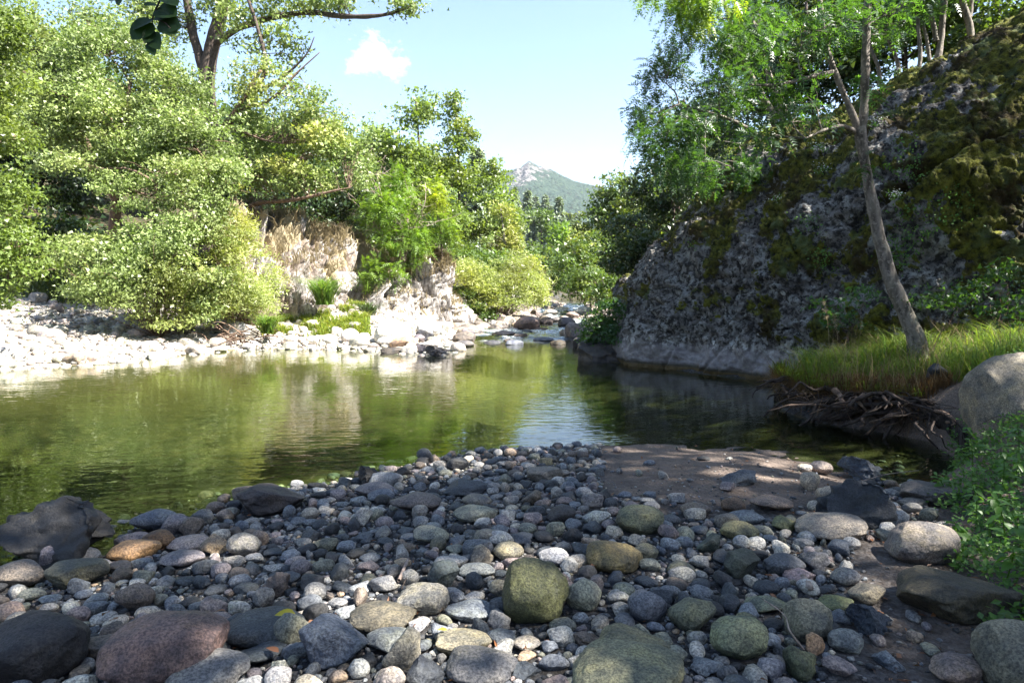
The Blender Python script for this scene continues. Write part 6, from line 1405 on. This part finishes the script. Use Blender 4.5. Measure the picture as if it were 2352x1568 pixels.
# ------------------------------------------------------------------ litter on the beach
def stick(pts, rad, label, mat=K_dead):
    g = Geo(); q = smooth_path(pts, 14); tube(g, q, rad, 6, (1, 1, 1), .2); tag(link('dry_stick', g.build('stick', mat, True)), label, 'stick')
def Gs(px_, py_, up=.04):
    p = G(px_, py_, up); return p
stick([Gs(916, 1332), Gs(928, 1305, .05), Gs(938, 1282, .06)], (.011, .008), 'short thick pale twig standing between cobbles near the slate triangular stone')
stick([Gs(922, 1352, .03), Gs(938, 1315, .05), Gs(950, 1278, .08)], (.003, .002), 'thin dark twig next to the short thick pale one', K_dark)
stick([Gs(1752, 1375, .12), Gs(1800, 1410, .16), Gs(1815, 1450, .14), Gs(1852, 1498, .03)], (.0025, .005), 'long curved dry stem across the grey-green boulder')
stick([Gs(1845, 1322, .06), Gs(1862, 1350, .05)], (.016, .018), 'pale rotten piece of wood beside the smooth mauve stone')
stick([Gs(2024, 1172, .02), Gs(2065, 1163, .02)], (.012, .010), 'bleached stick beside the big black angular boulder')
stick([Gs(1232, 1418, .01), Gs(1226, 1392, .1)], (.002, .001), 'tiny upright grass stalk before the mossy ball-shaped boulder')
stick([Gs(1480, 1143, .01), Gs(1260 + 260, 1137, .02), Gs(1550, 1132, .02)], (.012, .007), 'dark decayed stick at the edge of the sand', K_dark)
stick([Gs(1960, 1112, .02), Gs(2030, 1090, .03), Gs(2110, 1080, .1)], (.004, .003), 'thin bare branch lying by the inlet')
stick([P(2250, 975, 5.6), P(2300, 955, 5.5), P(2360, 985, 5.3)], (.003, .002), 'fine bare twig arching in front of the big beige-grey boulder', K_dark)
M_ylw = mat_leaf('fallen_leaf_yellow', (.42, .36, .03), .2); M_brn = mat_leaf('fallen_leaf_brown', (.20, .085, .035), .2)
def fleaf(px_, py_, mat, label, s=.5, up=.06):
    me = leaf_mesh(.105, .055); me.materials[0] = mat; o = link('fallen_leaf', me); o.location = G(px_, py_, up); o.rotation_euler = (rp.uniform(-.4, .4), rp.uniform(-.4, .4), rp.uniform(0, 6)); o.scale = (s,) * 3; tag(o, label, 'leaf')
fleaf(678, 1408, M_ylw, 'yellow fallen leaf behind the round green-grey stone', .8, .09)
fleaf(1027, 1446, M_ylw, 'small yellow leaf on the blue-grey facetted cobble', .4, .09)
for px_, py_, lab in [(640, 1497, 'brown curled leaf beside the big blue slate block'), (1355, 1300, 'orange leaf just below the olive sun-spotted boulder'), (1768, 1362, 'orange-brown leaf under the smooth mauve stone'), (250, 1405, 'reddish leaves near the blocky brown stone'), (270, 1420, 'curled reddish leaf between small stones left of the block-shaped cobble'), (518, 1402, 'dark red leaf beside the pink-grey block-shaped cobble'), (1410, 1130, 'brown leaf at the start of the sand'), (2110, 1350, 'brown leaf on the soil beside the herbs')]:
    fleaf(px_, py_, M_brn, lab, rp.uniform(.45, .7), .05)
gl = Geo(); nL = 2600; x = rp.uniform(-4.5, 6.2, nL * 3); y = rp.uniform(2.0, 9.6, nL * 3); z = terrain(x, y); sdl = sdist(x, y); wt = sstep(-.6, .6, x - (.42 * y + .3)) + .10
kk = (sdl > .05) & (rp.rand(nL * 3) < wt); q = np.stack([x, y, z + .012 + .02 * (x < .4 * y)], -1)[kk][:nL]; n = len(q); L_ = rp.uniform(.015, .05, n)
leaves(gl, q, rp.normal(size=(n, 3)) * np.array([1, 1, .15]), rp.normal(size=(n, 3)) * .35 + np.array([0, 0, 1]), L_, L_ * rp.uniform(.15, .6, n), np.ones((n, 3)) * rp.uniform(.3, 1.3, (n, 1)))
tag(link('leaf_litter', gl.build('litter', M_brn)), 'brown leaf and twig litter strewn over the soil of the right bank and the beach', 'litter', kind='stuff')
# root heap on the far shore
rh = np.random.RandomState(61); p0 = P(540, 790, 20.8); p0.z = tz(p0.x, p0.y); RH = empty('root_heap', p0); tag(RH, 'dark tangled heap of dead roots at the waterline under the feathery shrub', 'root heap'); g = Geo()
for i in range(60):
    a = rh.normal(size=3) * np.array([.45, .2, .14]) + np.array([0, 0, .22]); b = a + rh.normal(size=3) * np.array([.4, .15, .2]); tube(g, limb_path(a, b, rh, .1, 6), (.022, .008), 4)
link('roots', g.build('roots', K_red, True), RH)['kind'] = 'stuff'

# ------------------------------------------------------------------ the air
m_air, nt, out = new_mat('air'); vol = nt.nodes.new('ShaderNodeVolumePrincipled')
vol.inputs['Color'].default_value = (.80, .88, 1.0, 1); vol.inputs['Density'].default_value = .00011; vol.inputs['Anisotropy'].default_value = .2
nt.links.new(vol.outputs[0], out.inputs['Volume'])
bx0, bx1, by0, by1, bz0, bz1 = -3600, 3600, -3600, 4600, float(Z.min()) - 1.5, max(float(Z.max()), float(MM[..., 2].max())) + 5
hv = [(x, y, z) for z in (bz0, bz1) for y in (by0, by1) for x in (bx0, bx1)]
hz = link('haze', mesh('haze', hv, np.array([[0, 2, 3, 1], [4, 5, 7, 6], [0, 1, 5, 4], [2, 6, 7, 3], [0, 4, 6, 2], [1, 3, 7, 5]]), None, False, m_air)); tag(hz, 'thin bluish summer haze filling the valley air', kind='stuff')
